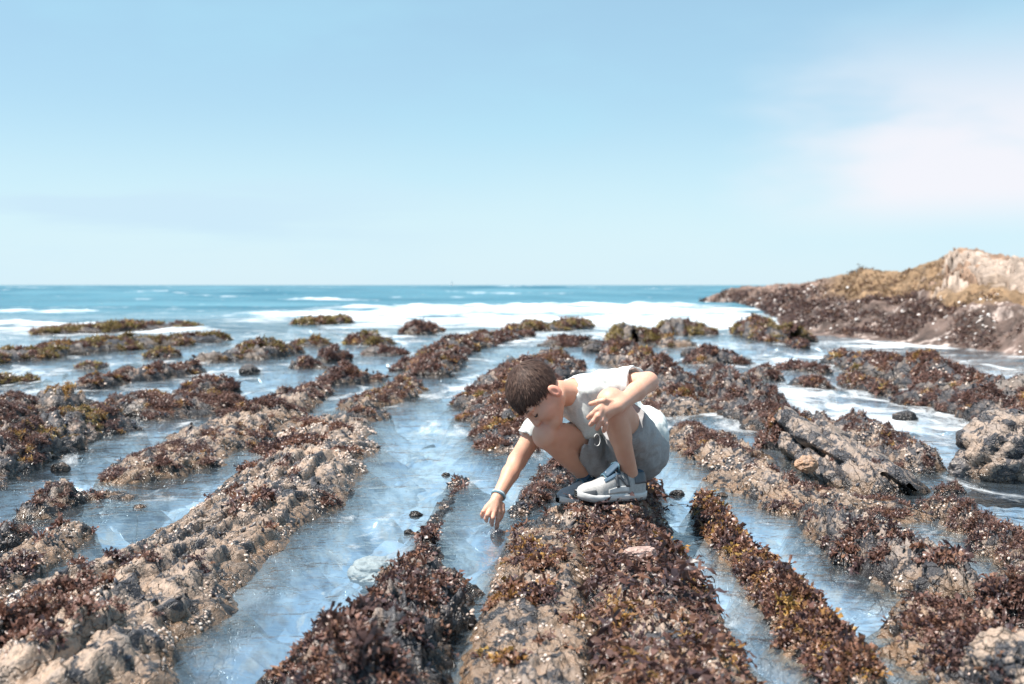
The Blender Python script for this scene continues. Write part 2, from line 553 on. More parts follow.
    if cover > 0:
        vis = up > 0
        wq = (ar * up)
        order = np.argsort(mk[vis])
        cw = np.cumsum(wq[vis][order])
        thr = mk[vis][order][min(len(cw) - 1, int(np.searchsorted(cw, (1 - cover) * cw[-1])))]
        dens_f = sstep(thr - 0.08, thr + 0.10, mk)
        pr = ar / sz ** 2 * dens * 1.35 * dens_f * up
        tot = int(min(pr.sum(), 24000))
        if tot > 0:
            idx = rng.choice(len(pr), tot, p=pr / pr.sum())
            # random point in the face
            uu, vv = rng.uniform(0, 1, (tot, 1)), rng.uniform(0, 1, (tot, 1))
            ps = A[idx] * (1 - uu) * (1 - vv) + B[idx] * uu * (1 - vv) + C[idx] * uu * vv + E[idx] * (1 - uu) * vv
            nrm = fn[idx] * 0.6 + np.array([0, 0, 0.4])
            nrm /= np.linalg.norm(nrm, axis=1)[:, None]
            sc = sz[idx] * rng.uniform(0.6, 1.5, tot) * np.clip(1 + .55 * fbm(ps * f1 * 3.5 + 20, 2, seed + 61), .45, 1.8)
            # palette by patch
            pn = fbm(ps * f1 * 3.0 + 50, 3, seed + 60)
            pn = np.argsort(np.argsort(pn + rng.normal(0, 0.05, tot))) / max(1, tot)
            col = np.zeros((tot, 3))
            acc = 0.0
            tw_ = sum(w for _, w in pal)
            for nm, w in pal:
                m = (pn >= acc - 1e-9) & (pn <= acc + w / tw_ + 1e-9)
                pc = np.array(PAL[nm])
                sc[m] *= .65 if nm == 'gold' and weed == 'ribbon' else 1.0
                col[m] = 1.5 * pc[rng.integers(0, len(pc), m.sum())]
                acc += w / tw_
            far = dist[idx] > 7.5
            R = frames(nrm, rng, 0.35, 0.5)
            tm = {'ribbon': T_RIBBON, 'tuft': T_TUFT, 'rockweed': T_ROCKWEED}[weed]
            if far.mean() > 0.5:
                tm = T_FAR
            if weed == 'ribbon':       # a share of small turf between the straps
                mt = rng.uniform(0, 1, tot) < 0.28
                sc = np.where(mt, sc * 0.45, sc)
                V1, F1, C1 = scatter_mesh(tm, ps[~mt] - org, R[~mt], sc[~mt], col[~mt], rng)
                V2, F2, C2 = scatter_mesh(T_ROCKWEED, ps[mt] - org, R[mt], sc[mt], col[mt] * 1.1, rng)
                V, Fq, Cq = np.concatenate([V1, V2]), np.concatenate([F1, F2 + len(V1)]), np.concatenate([C1, C2])
            else:
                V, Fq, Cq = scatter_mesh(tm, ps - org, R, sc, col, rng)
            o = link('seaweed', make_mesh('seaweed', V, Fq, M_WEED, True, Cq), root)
            o['kind'] = 'stuff'
    # ---------------- barnacles and mussels
    for nm, amt, tm, s0, s1 in (('barnacles', barn, T_BARN, 0.0035, 0.009), ('mussels', mussel, T_SHELL, 0.011, 0.02)):
        if amt <= 0 or dist.mean() > 13:
            continue
        s0e = np.maximum(s0, (1.1 if nm == 'barnacles' else 3.0) * dist / FPX)
        nz = fbm(cen * f1 * (3.5 if nm == 'mussels' else 2.5) + 77, 3, seed + (71 if nm == 'mussels' else 81))
        pr = ar / s0e ** 2 * up * sstep(0.2, 0.5, nz) * (0.10 if nm == 'barnacles' else 0.45) * amt * (.55 if nm == 'barnacles' else 1.)
        tot = int(min(pr.sum(), 6000))
        if tot < 3:
            continue
        idx = rng.choice(len(pr), tot, p=pr / pr.sum())
        ps = cen[idx] + rng.normal(0, 0.3, (tot, 3)) * np.sqrt(ar[idx])[:, None]
        R = frames(fn[idx], rng, 0.15 if nm == 'barnacles' else 1.6)
        sc = s0e[idx] * rng.uniform(0.8, 1.7, tot)
        if nm == 'barnacles':
            pc = np.array([(0.52, 0.41, 0.34), (0.45, 0.33, 0.27), (0.60, 0.50, 0.43), (0.34, 0.26, 0.22)])
        else:
            pc = np.array([(0.035, 0.038, 0.055), (0.06, 0.06, 0.075), (0.11, 0.10, 0.10), (0.17, 0.15, 0.14), (0.05, 0.04, 0.04)])
        V, Fq, Cq = scatter_mesh(tm, ps - org, R, sc, pc[rng.integers(0, len(pc), tot)], rng)
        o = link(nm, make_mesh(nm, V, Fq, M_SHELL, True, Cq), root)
        o['kind'] = 'stuff'
    ROCKS.append(root)
    return root


DR = (('dark', .45), ('rust', .35), ('turf', .4))
TU = (('turf', .7), ('dark', .3), ('rust', .15), ('gold', .03))
OL = (('olive', .5), ('turf', .45), ('gold', .08))
TG = (('turf', .7), ('rust', .25), ('gold', .07), ('olive', .04))
MIX = (('dark', .42), ('rust', .34), ('gold', .15), ('turf', .2))
G_REEF = 'rock ridges of the tidal reef'
G_SMALL = 'small rocks standing out of the water'

# the rock below the shoes
LH, LT = P(643, 497, 3.50), P(577, 500, 3.42)
RH, RT = P(612, 499, 3.72), P(555, 505, 3.58)
for a_, b_ in ((LH, LT), (RH, RT)):
    for f_ in (0.15, 0.5, 0.85):
        q_ = a_ * (1 - f_) + b_ * f_
        PADS.append((q_[0], q_[1], q_[2] - 0.012, 0.075))

# --- foreground and centre
ridge('rock_ridge', 'long seaweed-smothered ridge the crouching boy stands on, running to the bottom edge', 'rock',
      [(636, 478, 22, .09), (622, 508, 38, .10), (625, 540, 48, .105), (638, 575, 57, .11), (653, 614, 61, .115), (670, 665, 76, .12), (686, 720, 90, .12), (700, 780, 104, .11)],
      101, M_ROCK_TAN, G_REEF, cover=.74, pal=MIX, weed='ribbon', rough=.6, strata=.5, barn=.4, mussel=.15, hvar=.2, wvar=.12, kpx=2.2, dens=5.5)
PADS_KEEP = list(PADS)
ridge('rock_slab', 'pale flat slab with dark blue crust and a wet groove, left of the seaweed-smothered ridge', 'rock',
      [(548, 522, 22, .035), (544, 545, 36, .05), (540, 584, 48, .06), (538, 624, 58, .065), (536, 660, 64, .065), (534, 720, 74, .065), (532, 780, 84, .06)],
      102, M_ROCK_TAN, G_REEF, cover=.10, pal=(('dark', .5), ('gold', .2), ('rust', .4)), weed='rockweed', rough=.35, strata=.5, barn=.9, mussel=.05, hvar=.2, wvar=.15, pits=.4, pw=4.5,
      zones=((525, 545, 16, 1.2), (520, 590, 12, .9), (497, 600, 10, .9), (562, 556, 8, 1.1)))
ridge('rock_ridge', 'dark knobbly ridge between the left channel and the narrow pool under the hand', 'rock',
      [(463, 480, 12, .055), (452, 496, 6, .015), (440, 515, 8, .028), (430, 535, 9, .03), (426, 550, 12, .035), (424, 570, 24, .065), (422, 592, 46, .10), (408, 622, 58, .11), (388, 652, 62, .12), (366, 700, 72, .12), (350, 760, 84, .12)],
      103, M_ROCK_DARK, G_REEF, cover=.30, pal=DR, weed='rockweed', rough=.9, barn=.8, mussel=.4, hvar=.75, wvar=.45,
      zones=((345, 640, 30, .8), (325, 680, 30, .8)))
ridge('rock_ridge', 'narrow golden-brown weedy ridge in the channel right of the boy', 'rock',
      [(704, 504, 8, .06), (712, 520, 16, .07), (728, 545, 15, .06), (752, 571, 20, .065), (784, 607, 28, .075), (814, 643, 30, .075), (843, 675, 34, .07), (868, 705, 30, .06)],
      104, M_ROCK_TAN, G_REEF, cover=.66, pal=(('gold', .15), ('rust', .55), ('dark', .3)), weed='rockweed', rough=.7, barn=.6, mussel=.2, hvar=.35, wvar=.25, dens=4.5)
ridge('rock_ridge', 'biggest pale ridge at lower left with barnacle crust and scattered seaweed tufts', 'rock',
      [(-60, 760, 170, .14), (5, 700, 145, .13), (55, 645, 118, .12), (122, 600, 112, .12), (185, 562, 78, .11), (226, 535, 74, .12), (272, 500, 68, .13), (310, 463, 60, .13), (322, 440, 58, .13), (325, 420, 40, .09)],
      105, M_ROCK_TAN, G_REEF, cover=.11, pal=DR, weed='rockweed', rough=.32, strata=.75, barn=1.0, mussel=.15, hvar=.25, wvar=.15, skew=.25, kpx=2.2,
      zones=((45, 625, 42, 1.3), (15, 640, 30, 1.0), (155, 580, 10, 1.1), (270, 445, 30, .9), (245, 455, 30, .7), (300, 425, 30, .6), (160, 625, 9, .8)))
ridge('rock_slab', 'smooth barnacled slab at the left edge nearest the big pale ridge', 'rock',
      [(-90, 640, 60, .08), (-40, 605, 45, .08), (5, 578, 36, .08), (50, 550, 28, .08), (92, 531, 14, .06)],
      106, M_ROCK_TAN, G_REEF, cover=.08, pal=DR, weed='rockweed', rough=.5, barn=1.0, mussel=.3, hvar=.2, wvar=.15)
ridge('rock', 'small dark rock touching the left edge behind the smooth barnacled slab', 'rock',
      [(-30, 556, 24, .07), (-2, 545, 24, .07), (28, 530, 14, .05)], 107, M_ROCK_DARK, G_SMALL, cover=.3, pal=DR, weed='tuft')
ridge('rock', 'low grey and pink rock alone in the left pool with a dark hollow', 'rock',
      [(22, 522, 18, .06), (52, 508, 24, .08), (86, 499, 20, .07), (112, 497, 18, .05), (134, 503, 10, .03)], 108, M_ROCK_GREY, G_SMALL, cover=.14, pal=DR, weed='tuft', barn=.8, zones=((66, 500, 12, .8),))
ridge('rock_ridge', 'pale grey humped ridge separating the two left pools', 'rock',
      [(100, 487, 16, .05), (128, 479, 30, .07), (165, 466, 46, .11), (200, 452, 48, .13), (232, 436, 46, .13), (258, 424, 30, .11)],
      109, M_ROCK_TAN, G_REEF, cover=.22, pal=TU, weed='tuft', barn=.8, mussel=.4, rough=.8)
ridge('rock_ridge', 'dark grey ridge with a yellow weed cap at the far left edge', 'rock',
      [(-80, 505, 70, .14), (-20, 476, 60, .16), (28, 452, 56, .17), (72, 436, 48, .16), (110, 428, 36, .13), (140, 424, 22, .08)],
      110, M_ROCK_DARK, G_REEF, cover=.42, pal=(('turf', .6), ('dark', .3), ('gold', .14), ('olive', .14)), weed='tuft', barn=.5, mussel=.5, rough=.9, zones=((25, 415, 40, .5),))
ridge('rock_ridge', 'reddish brown weedy mound at the left edge behind the yellow-capped ridge', 'rock',
      [(-50, 432, 40, .16), (-8, 420, 34, .17), (22, 410, 24, .16), (42, 402, 16, .1)], 111, M_ROCK_DARK, G_REEF, cover=.6, pal=TU, weed='tuft')
ridge('rock', 'dark knob with a bright yellow weed crown among the left ridges', 'rock',
      [(44, 416, 12, .14), (60, 408, 22, .2), (78, 404, 14, .12)], 112, M_ROCK_DARK, G_SMALL, cover=.2, pal=(('gold', 1.),), weed='tuft', zones=((58, 395, 14, .8),))
ridge('rock_ridge', 'shaggy red-brown ridge in the middle of the left reef, topped with ochre weed', 'rock',
      [(86, 424, 14, .13), (108, 416, 26, .19), (140, 412, 34, .2), (176, 411, 42, .2), (212, 408, 36, .18), (236, 402, 18, .12)],
      113, M_ROCK_DARK, G_REEF, cover=.62, pal=TG, weed='tuft', dw=.5)
ridge('rock', 'rounded brown lump behind the shaggy red-brown ridge', 'rock',
      [(182, 396, 14, .15), (206, 392, 26, .2), (232, 389, 12, .12)], 114, M_ROCK_DARK, G_SMALL, cover=.6, pal=TU, weed='tuft', dw=.45)
ridge('rock_ridge', 'reddish tufted ridge with tan boulder patches joining the left reef to the channel', 'rock',
      [(240, 432, 18, .12), (262, 420, 34, .15), (288, 407, 26, .15), (310, 397, 18, .14), (324, 388, 10, .1)], 115, M_ROCK_TAN, G_REEF, cover=.45, pal=TU, weed='tuft', barn=.8)
ridge('rock_ridge', 'thin low ridge with yellow flecks crossing the left shallows', 'rock',
      [(76, 391, 10, .08), (104, 385, 20, .13), (132, 380, 18, .13), (156, 377, 18, .14), (182, 374, 16, .14), (203, 371, 8, .1)],
      116, M_ROCK_DARK, G_REEF, cover=.42, pal=TG, weed='tuft', dw=.3)
# --- centre left reef
ridge('rock_ridge', 'brown ridge curving from the surf along the left side of the open channel', 'rock',
      [(522, 336, 8, .12), (500, 339, 16, .16), (474, 345, 20, .2), (448, 354, 26, .24), (436, 366, 24, .22), (424, 378, 18, .17)],
      120, M_ROCK_FAR, G_REEF, cover=.5, pal=TG, weed='tuft', dw=.7, barn=.8, mussel=.6)
ridge('rock_ridge', 'weed-capped ridge beside the channel with a pink boulder face', 'rock',
      [(412, 388, 14, .14), (398, 398, 22, .16), (376, 404, 26, .17), (356, 410, 18, .14)], 121, M_ROCK_TAN, G_REEF, cover=.42, pal=TG, weed='tuft', dw=.45)
ridge('rock_ridge', 'low dark rock trailing off where the big pale ridge ends', 'rock',
      [(390, 416, 10, .07), (372, 418, 16, .10), (352, 424, 18, .12)], 122, M_ROCK_DARK, G_SMALL, cover=.3, pal=TG, weed='tuft')
ridge('rock', 'broad seaweed-topped rock in the shallows, biggest left of the channel head', 'rock',
      [(322, 386, 8, .12), (344, 381, 20, .26), (362, 379, 16, .2), (376, 377, 8, .12)], 123, M_ROCK_DARK, G_SMALL, cover=.5, pal=TG, weed='tuft', dw=.55)
ridge('rock', 'reddish round rock just behind the broad seaweed-topped rock', 'rock',
      [(322, 362, 6, .15), (336, 360, 14, .24), (351, 359, 6, .15)], 124, M_ROCK_FAR, G_SMALL, cover=.5, pal=TU, weed='tuft', dw=.5)
ridge('rock', 'flat brown rock left of the reddish round rock', 'rock',
      [(294, 368, 5, .1), (306, 367, 12, .16), (319, 366, 5, .1)], 125, M_ROCK_FAR, G_SMALL, cover=.5, pal=TU, weed='tuft', dw=.4)
ridge('rock', 'low weedy rock between the round rock and the curving brown ridge', 'rock',
      [(358, 356, 6, .12), (378, 355, 20, .2), (404, 353, 6, .12)], 126, M_ROCK_FAR, G_SMALL, cover=.5, pal=TU, weed='tuft', dw=.6)
ridge('rock', 'dark stub at the water edge left of the weed-capped ridge', 'rock',
      [(394, 372, 6, .1), (408, 368, 10, .16), (420, 364, 5, .1)], 127, M_ROCK_FAR, G_SMALL, cover=.5, pal=TU, weed='tuft', dw=.4)
ridge('rock', 'tiny dark rock pair in the shallows below the flat brown rock', 'rock',
      [(302, 394, 5, .08), (312, 391, 8, .12), (322, 387, 5, .08)], 128, M_ROCK_DARK, G_SMALL, cover=.6, pal=TU, weed='tuft')
# --- left, far
ridge('rock_ridge', 'long straight olive-topped bar of rock across the left surf', 'rock',
      [(-90, 366, 30, .22), (-20, 362, 30, .25), (30, 358, 30, .27), (80, 352, 30, .26), (130, 347, 30, .24), (180, 343, 28, .22), (224, 339, 10, .14)],
      130, M_ROCK_FAR, G_REEF, cover=.55, pal=OL, weed='tuft', dw=.55, hvar=.3)
ridge('rock_ridge', 'farthest thin olive bar of rock, nearest the open sea at left', 'rock',
      [(36, 335, 10, .14), (70, 333, 30, .22), (120, 331, 30, .24), (165, 329, 26, .22), (204, 327, 10, .14)],
      131, M_ROCK_FAR, G_REEF, cover=.75, pal=OL, weed='tuft', dw=.7, hvar=.3)
ridge('rock_ridge', 'scruffy reddish bar with ochre patches to the right of the straight olive-topped bar', 'rock',
      [(196, 362, 6, .14), (216, 360, 14, .26), (246, 358, 22, .28), (276, 355, 16, .22), (302, 352, 6, .12)], 132, M_ROCK_FAR, G_REEF, cover=.45, pal=OL, weed='tuft', dw=.6)
for k_, (lab, pp, s_) in enumerate([
    ('tiny yellow-weed rock in front of the straight olive-topped bar', [(144, 358, 4, .08), (160, 357, 12, .15), (178, 355, 4, .08)], 1.0),
    ('pair of flat ochre weed rocks awash in the left shallows', [(77, 369, 4, .06), (92, 368, 9, .09), (106, 366, 4, .06)], 1.0),
    ('small flat weed rock near the left edge of the shallows', [(20, 383, 4, .05), (27, 382, 6, .08), (35, 380, 4, .05)], 1.0),
    ('green weedy stub cut by the left edge', [(-14, 387, 8, .12), (0, 385, 8, .14), (10, 382, 4, .1)], 1.0),
    ('olive rock awash in the surf left of centre', [(296, 325, 4, .16), (322, 324, 18, .3), (350, 322, 4, .16)], 1.0),
    ('small brown rock alone in the breaking foam', [(406, 334, 4, .18), (420, 333, 10, .34), (437, 331, 4, .15)], 1.0),
    ('flat olive rock in the shallows below the breaking foam', [(347, 345, 4, .12), (366, 344, 14, .24), (387, 342, 4, .12)], 1.0),
    ('faint olive rock at left of the flat olive rock', [(299, 346, 4, .08), (314, 345, 10, .14), (329, 343, 4, .08)], 1.0),
    ('low olive rock in the foam behind the boy', [(510, 333, 4, .12), (526, 331, 10, .26), (542, 328, 4, .14)], 1.0),
    ('flat weedy rock in the foam right of the low olive rock', [(548, 331, 4, .12), (568, 329, 12, .3), (588, 327, 4, .14)], 1.0),
    ('dark low rock in front of the flat weedy rock', [(550, 347, 4, .1), (566, 345, 12, .2), (587, 343, 4, .1)], 1.0),
]):
    ridge('rock', lab, 'rock', pp, 140 + k_, M_ROCK_FAR, G_SMALL, cover=.72, pal=OL if k_ in (0, 1, 2, 3, 4, 6, 7, 8, 9) else TU, weed='tuft', dw=.8 if pp[0][1] < 350 else .4, hvar=.25, kpx=1.6)
# --- behind the boy
ridge('rock_ridge', 'shaggy dark ridge directly behind the boy and his head', 'rock',
      [(552, 360, 14, .18), (544, 368, 30, .25), (530, 380, 40, .26), (512, 396, 42, .22), (500, 414, 40, .19), (503, 432, 36, .15), (508, 448, 28, .11), (506, 460, 14, .05)],
      150, M_ROCK_DARK, G_REEF, cover=.52, pal=TG, weed='tuft', barn=1., mussel=.9, rough=1.0)
ridge('rock_ridge', 'mussel-grey rock under the boy between his reaching arm and his shoes', 'rock',
      [(590, 462, 26, .10), (570, 474, 30, .10), (552, 488, 22, .07), (536, 500, 14, .05), (520, 514, 12, .04), (512, 524, 8, .03)],
      151, M_ROCK_DARK, G_REEF, cover=.28, pal=DR, weed='tuft', barn=1., mussel=1.0, rough=.8, hvar=.3)
ridge('rock_ridge', 'chunky ridge of mussel-crusted lumps behind the boy at right', 'rock',
      [(606, 352, 8, .16), (622, 358, 20, .24), (642, 372, 26, .27), (655, 388, 34, .27), (668, 404, 36, .24), (684, 418, 26, .17)],
      152, M_ROCK_GREY, G_REEF, cover=.35, pal=TG, weed='tuft', barn=1., mussel=.9)
ridge('rock', 'reddish weedy hump visible just above the boy\'s elbow', 'rock',
      [(626, 386, 10, .16), (642, 384, 18, .22), (660, 384, 10, .14)], 153, M_ROCK_DARK, G_SMALL, cover=.75, pal=TU, weed='tuft')
ridge('rock', 'olive and purple rock in the surf, taller of the two behind the boy', 'rock',
      [(604, 342, 5, .3), (622, 342, 18, .55), (640, 342, 14, .35), (654, 340, 5, .15)], 154, M_ROCK_FAR, G_SMALL, cover=.55, pal=(('turf', .4), ('olive', .6)), weed='tuft', dw=.9, kpx=1.6)
ridge('rock', 'long olive rock in the surf with a bare brown spur in front', 'rock',
      [(652, 334, 5, .25), (672, 334, 16, .42), (692, 334, 12, .32), (708, 333, 5, .16)], 155, M_ROCK_FAR, G_SMALL, cover=.55, pal=(('turf', .4), ('olive', .6)), weed='tuft', dw=.9, kpx=1.6)
ridge('rock', 'bare pinkish brown spur in front of the long olive rock', 'rock',
      [(658, 346, 8, .2), (672, 346, 12, .26), (690, 347, 8, .14)], 156, M_ROCK_TAN, G_SMALL, cover=.12, pal=OL, weed='tuft', dw=.4, kpx=1.6)
# --- right reef
ridge('rock', 'round brown rock furthest out on the right reef', 'rock',
      [(690, 365, 6, .14), (708, 363, 18, .27), (728, 362, 14, .18), (748, 361, 5, .08)], 160, M_ROCK_DARK, G_SMALL, cover=.4, pal=TU, weed='tuft', dw=.5)
ridge('rock_ridge', 'shaggy brown ridge stepping down the right reef from the round brown rock', 'rock',
      [(708, 376, 12, .16), (720, 384, 20, .2), (728, 396, 22, .22), (744, 410, 30, .22), (768, 422, 34, .2), (786, 434, 26, .16)],
      161, M_ROCK_DARK, G_REEF, cover=.4, pal=TU, weed='tuft', barn=.9, mussel=.8)
ridge('rock', 'flat brown weedy rock at the left foot of the right reef', 'rock',
      [(692, 389, 5, .07), (706, 388, 12, .11), (722, 387, 5, .08)], 162, M_ROCK_DARK, G_SMALL, cover=.6, pal=TU, weed='tuft')
ridge('rock_ridge', 'pinkish tan shelf at the foot of the right reef beside the boy\'s pool', 'rock',
      [(682, 428, 14, .08), (694, 440, 26, .11), (716, 454, 36, .12), (742, 472, 40, .12), (768, 490, 40, .12), (790, 504, 24, .08)],
      163, M_ROCK_TAN, G_REEF, cover=.22, pal=TU, weed='tuft', barn=1., mussel=.4)
ridge('rock', 'tall reddish weed-draped lump beside the tilted grey block', 'rock',
      [(774, 450, 14, .16), (792, 448, 28, .27), (812, 446, 22, .2)], 164, M_ROCK_DARK, G_SMALL, cover=.62, pal=TU, weed='rockweed', size=.03, dw=.25)
ridge('rock_block', 'tall tilted grey block with layered faces, highest on the right reef', 'rock',
      [(804, 450, 28, .17), (826, 461, 40, .21), (850, 476, 44, .21), (876, 489, 36, .18), (900, 497, 20, .11)],
      165, M_ROCK_GREY, G_REEF, cover=.04, pal=TU, weed='tuft', strata=.75, barn=.5, mussel=.15, skew=-.5, rough=.4, wvar=.15, hvar=.2, pw=1.5, sflip=-1.0)
blk = ROCKS[-1]
Vk, Fk, ok_ = [], [], 0
borg = np.array(blk.location)
for kb, (xo, zo, wd_, th_, t0, t1) in enumerate([(-.09, .150, .20, .055, .04, .86), (-.02, .135, .21, .05, .0, .97), (.06, .105, .20, .055, .10, 1.0), (.13, .070, .17, .05, .02, .80), (-.15, .075, .15, .06, .30, .93)]):
    a_, b_ = G(802, 446), G(897, 495)
    ns_, nc_ = 150, 48
    tb = np.linspace(t0, t1, ns_)
    ang = np.linspace(0, 2 * np.pi, nc_, endpoint=False)
    ca, sa = np.cos(ang), np.sin(ang)
    cu = np.sign(ca) * np.abs(ca) ** .35 * wd_ / 2
    cv = np.sign(sa) * np.abs(sa) ** .35 * th_ / 2
    dip = math.radians(33 + 3 * kb)
    cx_, cz_ = cu * math.cos(dip) + cv * math.sin(dip), -cu * math.sin(dip) + cv * math.cos(dip)
    endt = np.sqrt(np.clip(1 - np.abs((tb - t0) / (t1 - t0) * 2 - 1) ** 9, .04, 1))
    wv = (1 + .28 * fbm(np.column_stack([tb * 9, 0 * tb + kb * 7, 0 * tb]), 3, 640 + kb)) * endt
    cen_ = a_[None, :] * (1 - tb[:, None]) + b_[None, :] * tb[:, None] + np.array([xo, 0, zo]) - np.array([0, 0, .06]) * tb[:, None] - np.array([0, 0, .022])
    Q_ = np.stack([cen_[:, 0:1] + cx_[None, :] * wv[:, None], np.repeat(cen_[:, 1:2], nc_, 1), cen_[:, 2:3] + cz_[None, :] * wv[:, None]], 2).reshape(-1, 3)
    e1_, e2_, ei_ = worley(Q_ * np.array([9, 5, 9]), 650 + kb)
    dn = .020 * fbm(Q_ * 7, 4, 660 + kb) + .014 * fbm(Q_ * 28, 3, 670 + kb) + .016 * (ei_ - .5) * sstep(0, .2, e2_ - e1_)
    out_ = Q_ - np.repeat(cen_, nc_, 0)
    out_ /= np.linalg.norm(out_, axis=1)[:, None] + 1e-9
    Q_ = Q_ + out_ * dn[:, None]
    Vk.append(Q_)
    i_ = (np.arange(ns_ - 1)[:, None] * nc_ + np.arange(nc_)[None, :]).ravel()
    j_ = (np.arange(ns_ - 1)[:, None] * nc_ + (np.arange(nc_)[None, :] + 1) % nc_).ravel()
    Fk.append(np.stack([i_, i_ + nc_, j_ + nc_, j_], 1) + ok_)
    ok_ += len(Q_)
nv_ = len(blk.data.vertices)
ob_ = np.zeros(nv_ * 3, np.float32); blk.data.vertices.foreach_get('co', ob_)
of_ = np.zeros(len(blk.data.polygons) * 4, np.int32); blk.data.loops.foreach_get('vertex_index', of_)
blk.data = make_mesh('rock_block', np.concatenate([ob_.reshape(-1, 3), np.concatenate(Vk) - borg]), np.concatenate([of_.reshape(-1, 4), np.concatenate(Fk) + nv_]), M_ROCK_GREY)
ridge('rock_ridge', 'knobbly barnacled ridge behind the tilted grey block', 'rock',
      [(790, 428, 18, .14), (822, 432, 24, .17), (850, 438, 24, .16), (876, 448, 28, .17), (902, 462, 30, .17), (922, 476, 18, .12)],
      166, M_ROCK_GREY, G_REEF, cover=.28, pal=TU, weed='tuft', barn=1., mussel=1.)
ridge('rock_ridge', 'wet brown ledge in front of the tilted grey block', 'rock',
      [(756, 500, 12, .05), (790, 504, 30, .08), (826, 506, 34, .07), (866, 508, 34, .06), (900, 512, 26, .06), (934, 512, 12, .04)],
      167, M_ROCK_TAN, G_REEF, cover=.25, pal=DR, weed='tuft', barn=.8, mussel=.5, dw=.22)
ridge('rock_slab', 'large flat grey slab with a straight crack in the lower right water', 'rock',
      [(806, 512, 14, .06), (828, 530, 26, .09), (866, 552, 42, .11), (908, 574, 52, .11), (946, 592, 44, .10), (978, 606, 28, .06)],
      168, M_ROCK_GREY, G_REEF, cover=.10, pal=DR, weed='rockweed', strata=.9, barn=.5, mussel=.15, rough=.5, wvar=.15, hvar=.2, pits=.6, pw=3.2, zones=((836, 560, 18, 1.), (860, 580, 14, .8)))
ridge('rock_ridge', 'tan weedy ridge filling the bottom right corner behind the white boulder', 'rock',
      [(896, 606, 18, .06), (922, 622, 42, .09), (960, 646, 58, .11), (1000, 680, 78, .12), (1050, 730, 90, .12)],
      169, M_ROCK_TAN, G_REEF, cover=.40, pal=DR, weed='rockweed', barn=.9, mussel=.2, hvar=.25, zones=((950, 610, 22, .9), (955, 665, 20, .7)))
ridge('rock_ridge', 'chain of low pale rocks along the right edge of the far channel', 'rock',
      [(918, 504, 8, .04), (940, 514, 12, .06), (962, 526, 18, .09), (988, 540, 24, .10), (1016, 560, 32, .10), (1060, 590, 46, .10)],
      170, M_ROCK_GREY, G_REEF, cover=.38, pal=DR, weed='tuft', barn=1., mussel=.5)
ridge('rock_ridge', 'reddish weedy rock at the right edge above the bottom right ridge', 'rock',
      [(994, 624, 14, .07), (1016, 618, 24, .09), (1050, 622, 30, .1)], 171, M_ROCK_DARK, G_REEF, cover=.6, pal=DR, weed='rockweed')
ridge('rock', 'small low rock awash left of the dark wet stone', 'rock',
      [(936, 494, 5, .03), (948, 492, 9, .045), (962, 490, 5, .03)], 172, M_ROCK_DARK, G_SMALL, cover=.3, pal=DR, weed='tuft')
ridge('rock_ridge', 'long dark weed-covered ridge behind the tan boulder at right', 'rock',
      [(896, 400, 8, .12), (922, 405, 18, .18), (952, 411, 24, .18), (986, 419, 28, .18), (1024, 428, 34, .19), (1080, 440, 40, .2)],
      173, M_ROCK_DARK, G_REEF, cover=.6, pal=TU, weed='tuft', dw=.3)
ridge('rock_ridge', 'broad rock ridge with yellow flecks between the headland and the long dark ridge', 'rock',
      [(830, 362, 12, .18), (856, 366, 24, .26), (888, 374, 30, .28), (924, 384, 36, .3), (964, 394, 40, .32), (1010, 404, 44, .3), (1070, 414, 50, .3)],
      174, M_ROCK_FAR, G_REEF, cover=.45, pal=TG, weed='tuft', dw=.6, barn=.5, mussel=.5)
ridge('rock', 'small weedy rock with a yellow tip before the broad right ridge', 'rock',
      [(842, 383, 5, .1), (862, 388, 14, .15), (880, 393, 12, .13), (896, 397, 5, .08)], 175, M_ROCK_DARK, G_SMALL, cover=.6, pal=TG, weed='tuft', dw=.25)
for k_, (lab, pp) in enumerate([
    ('thin dark rock line in the foam right of the round brown rock', [(780, 368, 5, .08), (802, 370, 14, .15), (826, 374, 5, .1)]),
    ('small dark knob alone in the foam beside the right reef', [(758, 379, 5, .1), (769, 378, 8, .16), (781, 378, 5, .1)]),
    ('low pinkish rock in the foam beyond the knobbly ridge', [(806, 388, 5, .06), (818, 387, 9, .12), (832, 387, 5, .06)]),
    ('two small dark rocks before the chunk at the headland tip', [(786, 347, 4, .12), (797, 347, 8, .2), (808, 349, 4, .1)]),
]):
    ridge('rock', lab, 'rock', pp, 180 + k_, M_ROCK_DARK, G_SMALL, cover=.5, pal=TU, weed='tuft', dw=.35, kpx=1.6)
ridge('rock', 'weedy olive chunk standing off the tip of the headland', 'rock',
      [(738, 332, 6, .3), (752, 336, 16, .55), (768, 339, 18, .5), (786, 341, 14, .35), (800, 340, 6, .2)], 186, M_ROCK_FAR, G_SMALL, cover=.5, pal=OL, weed='tuft', dw=1.2, kpx=1.6)


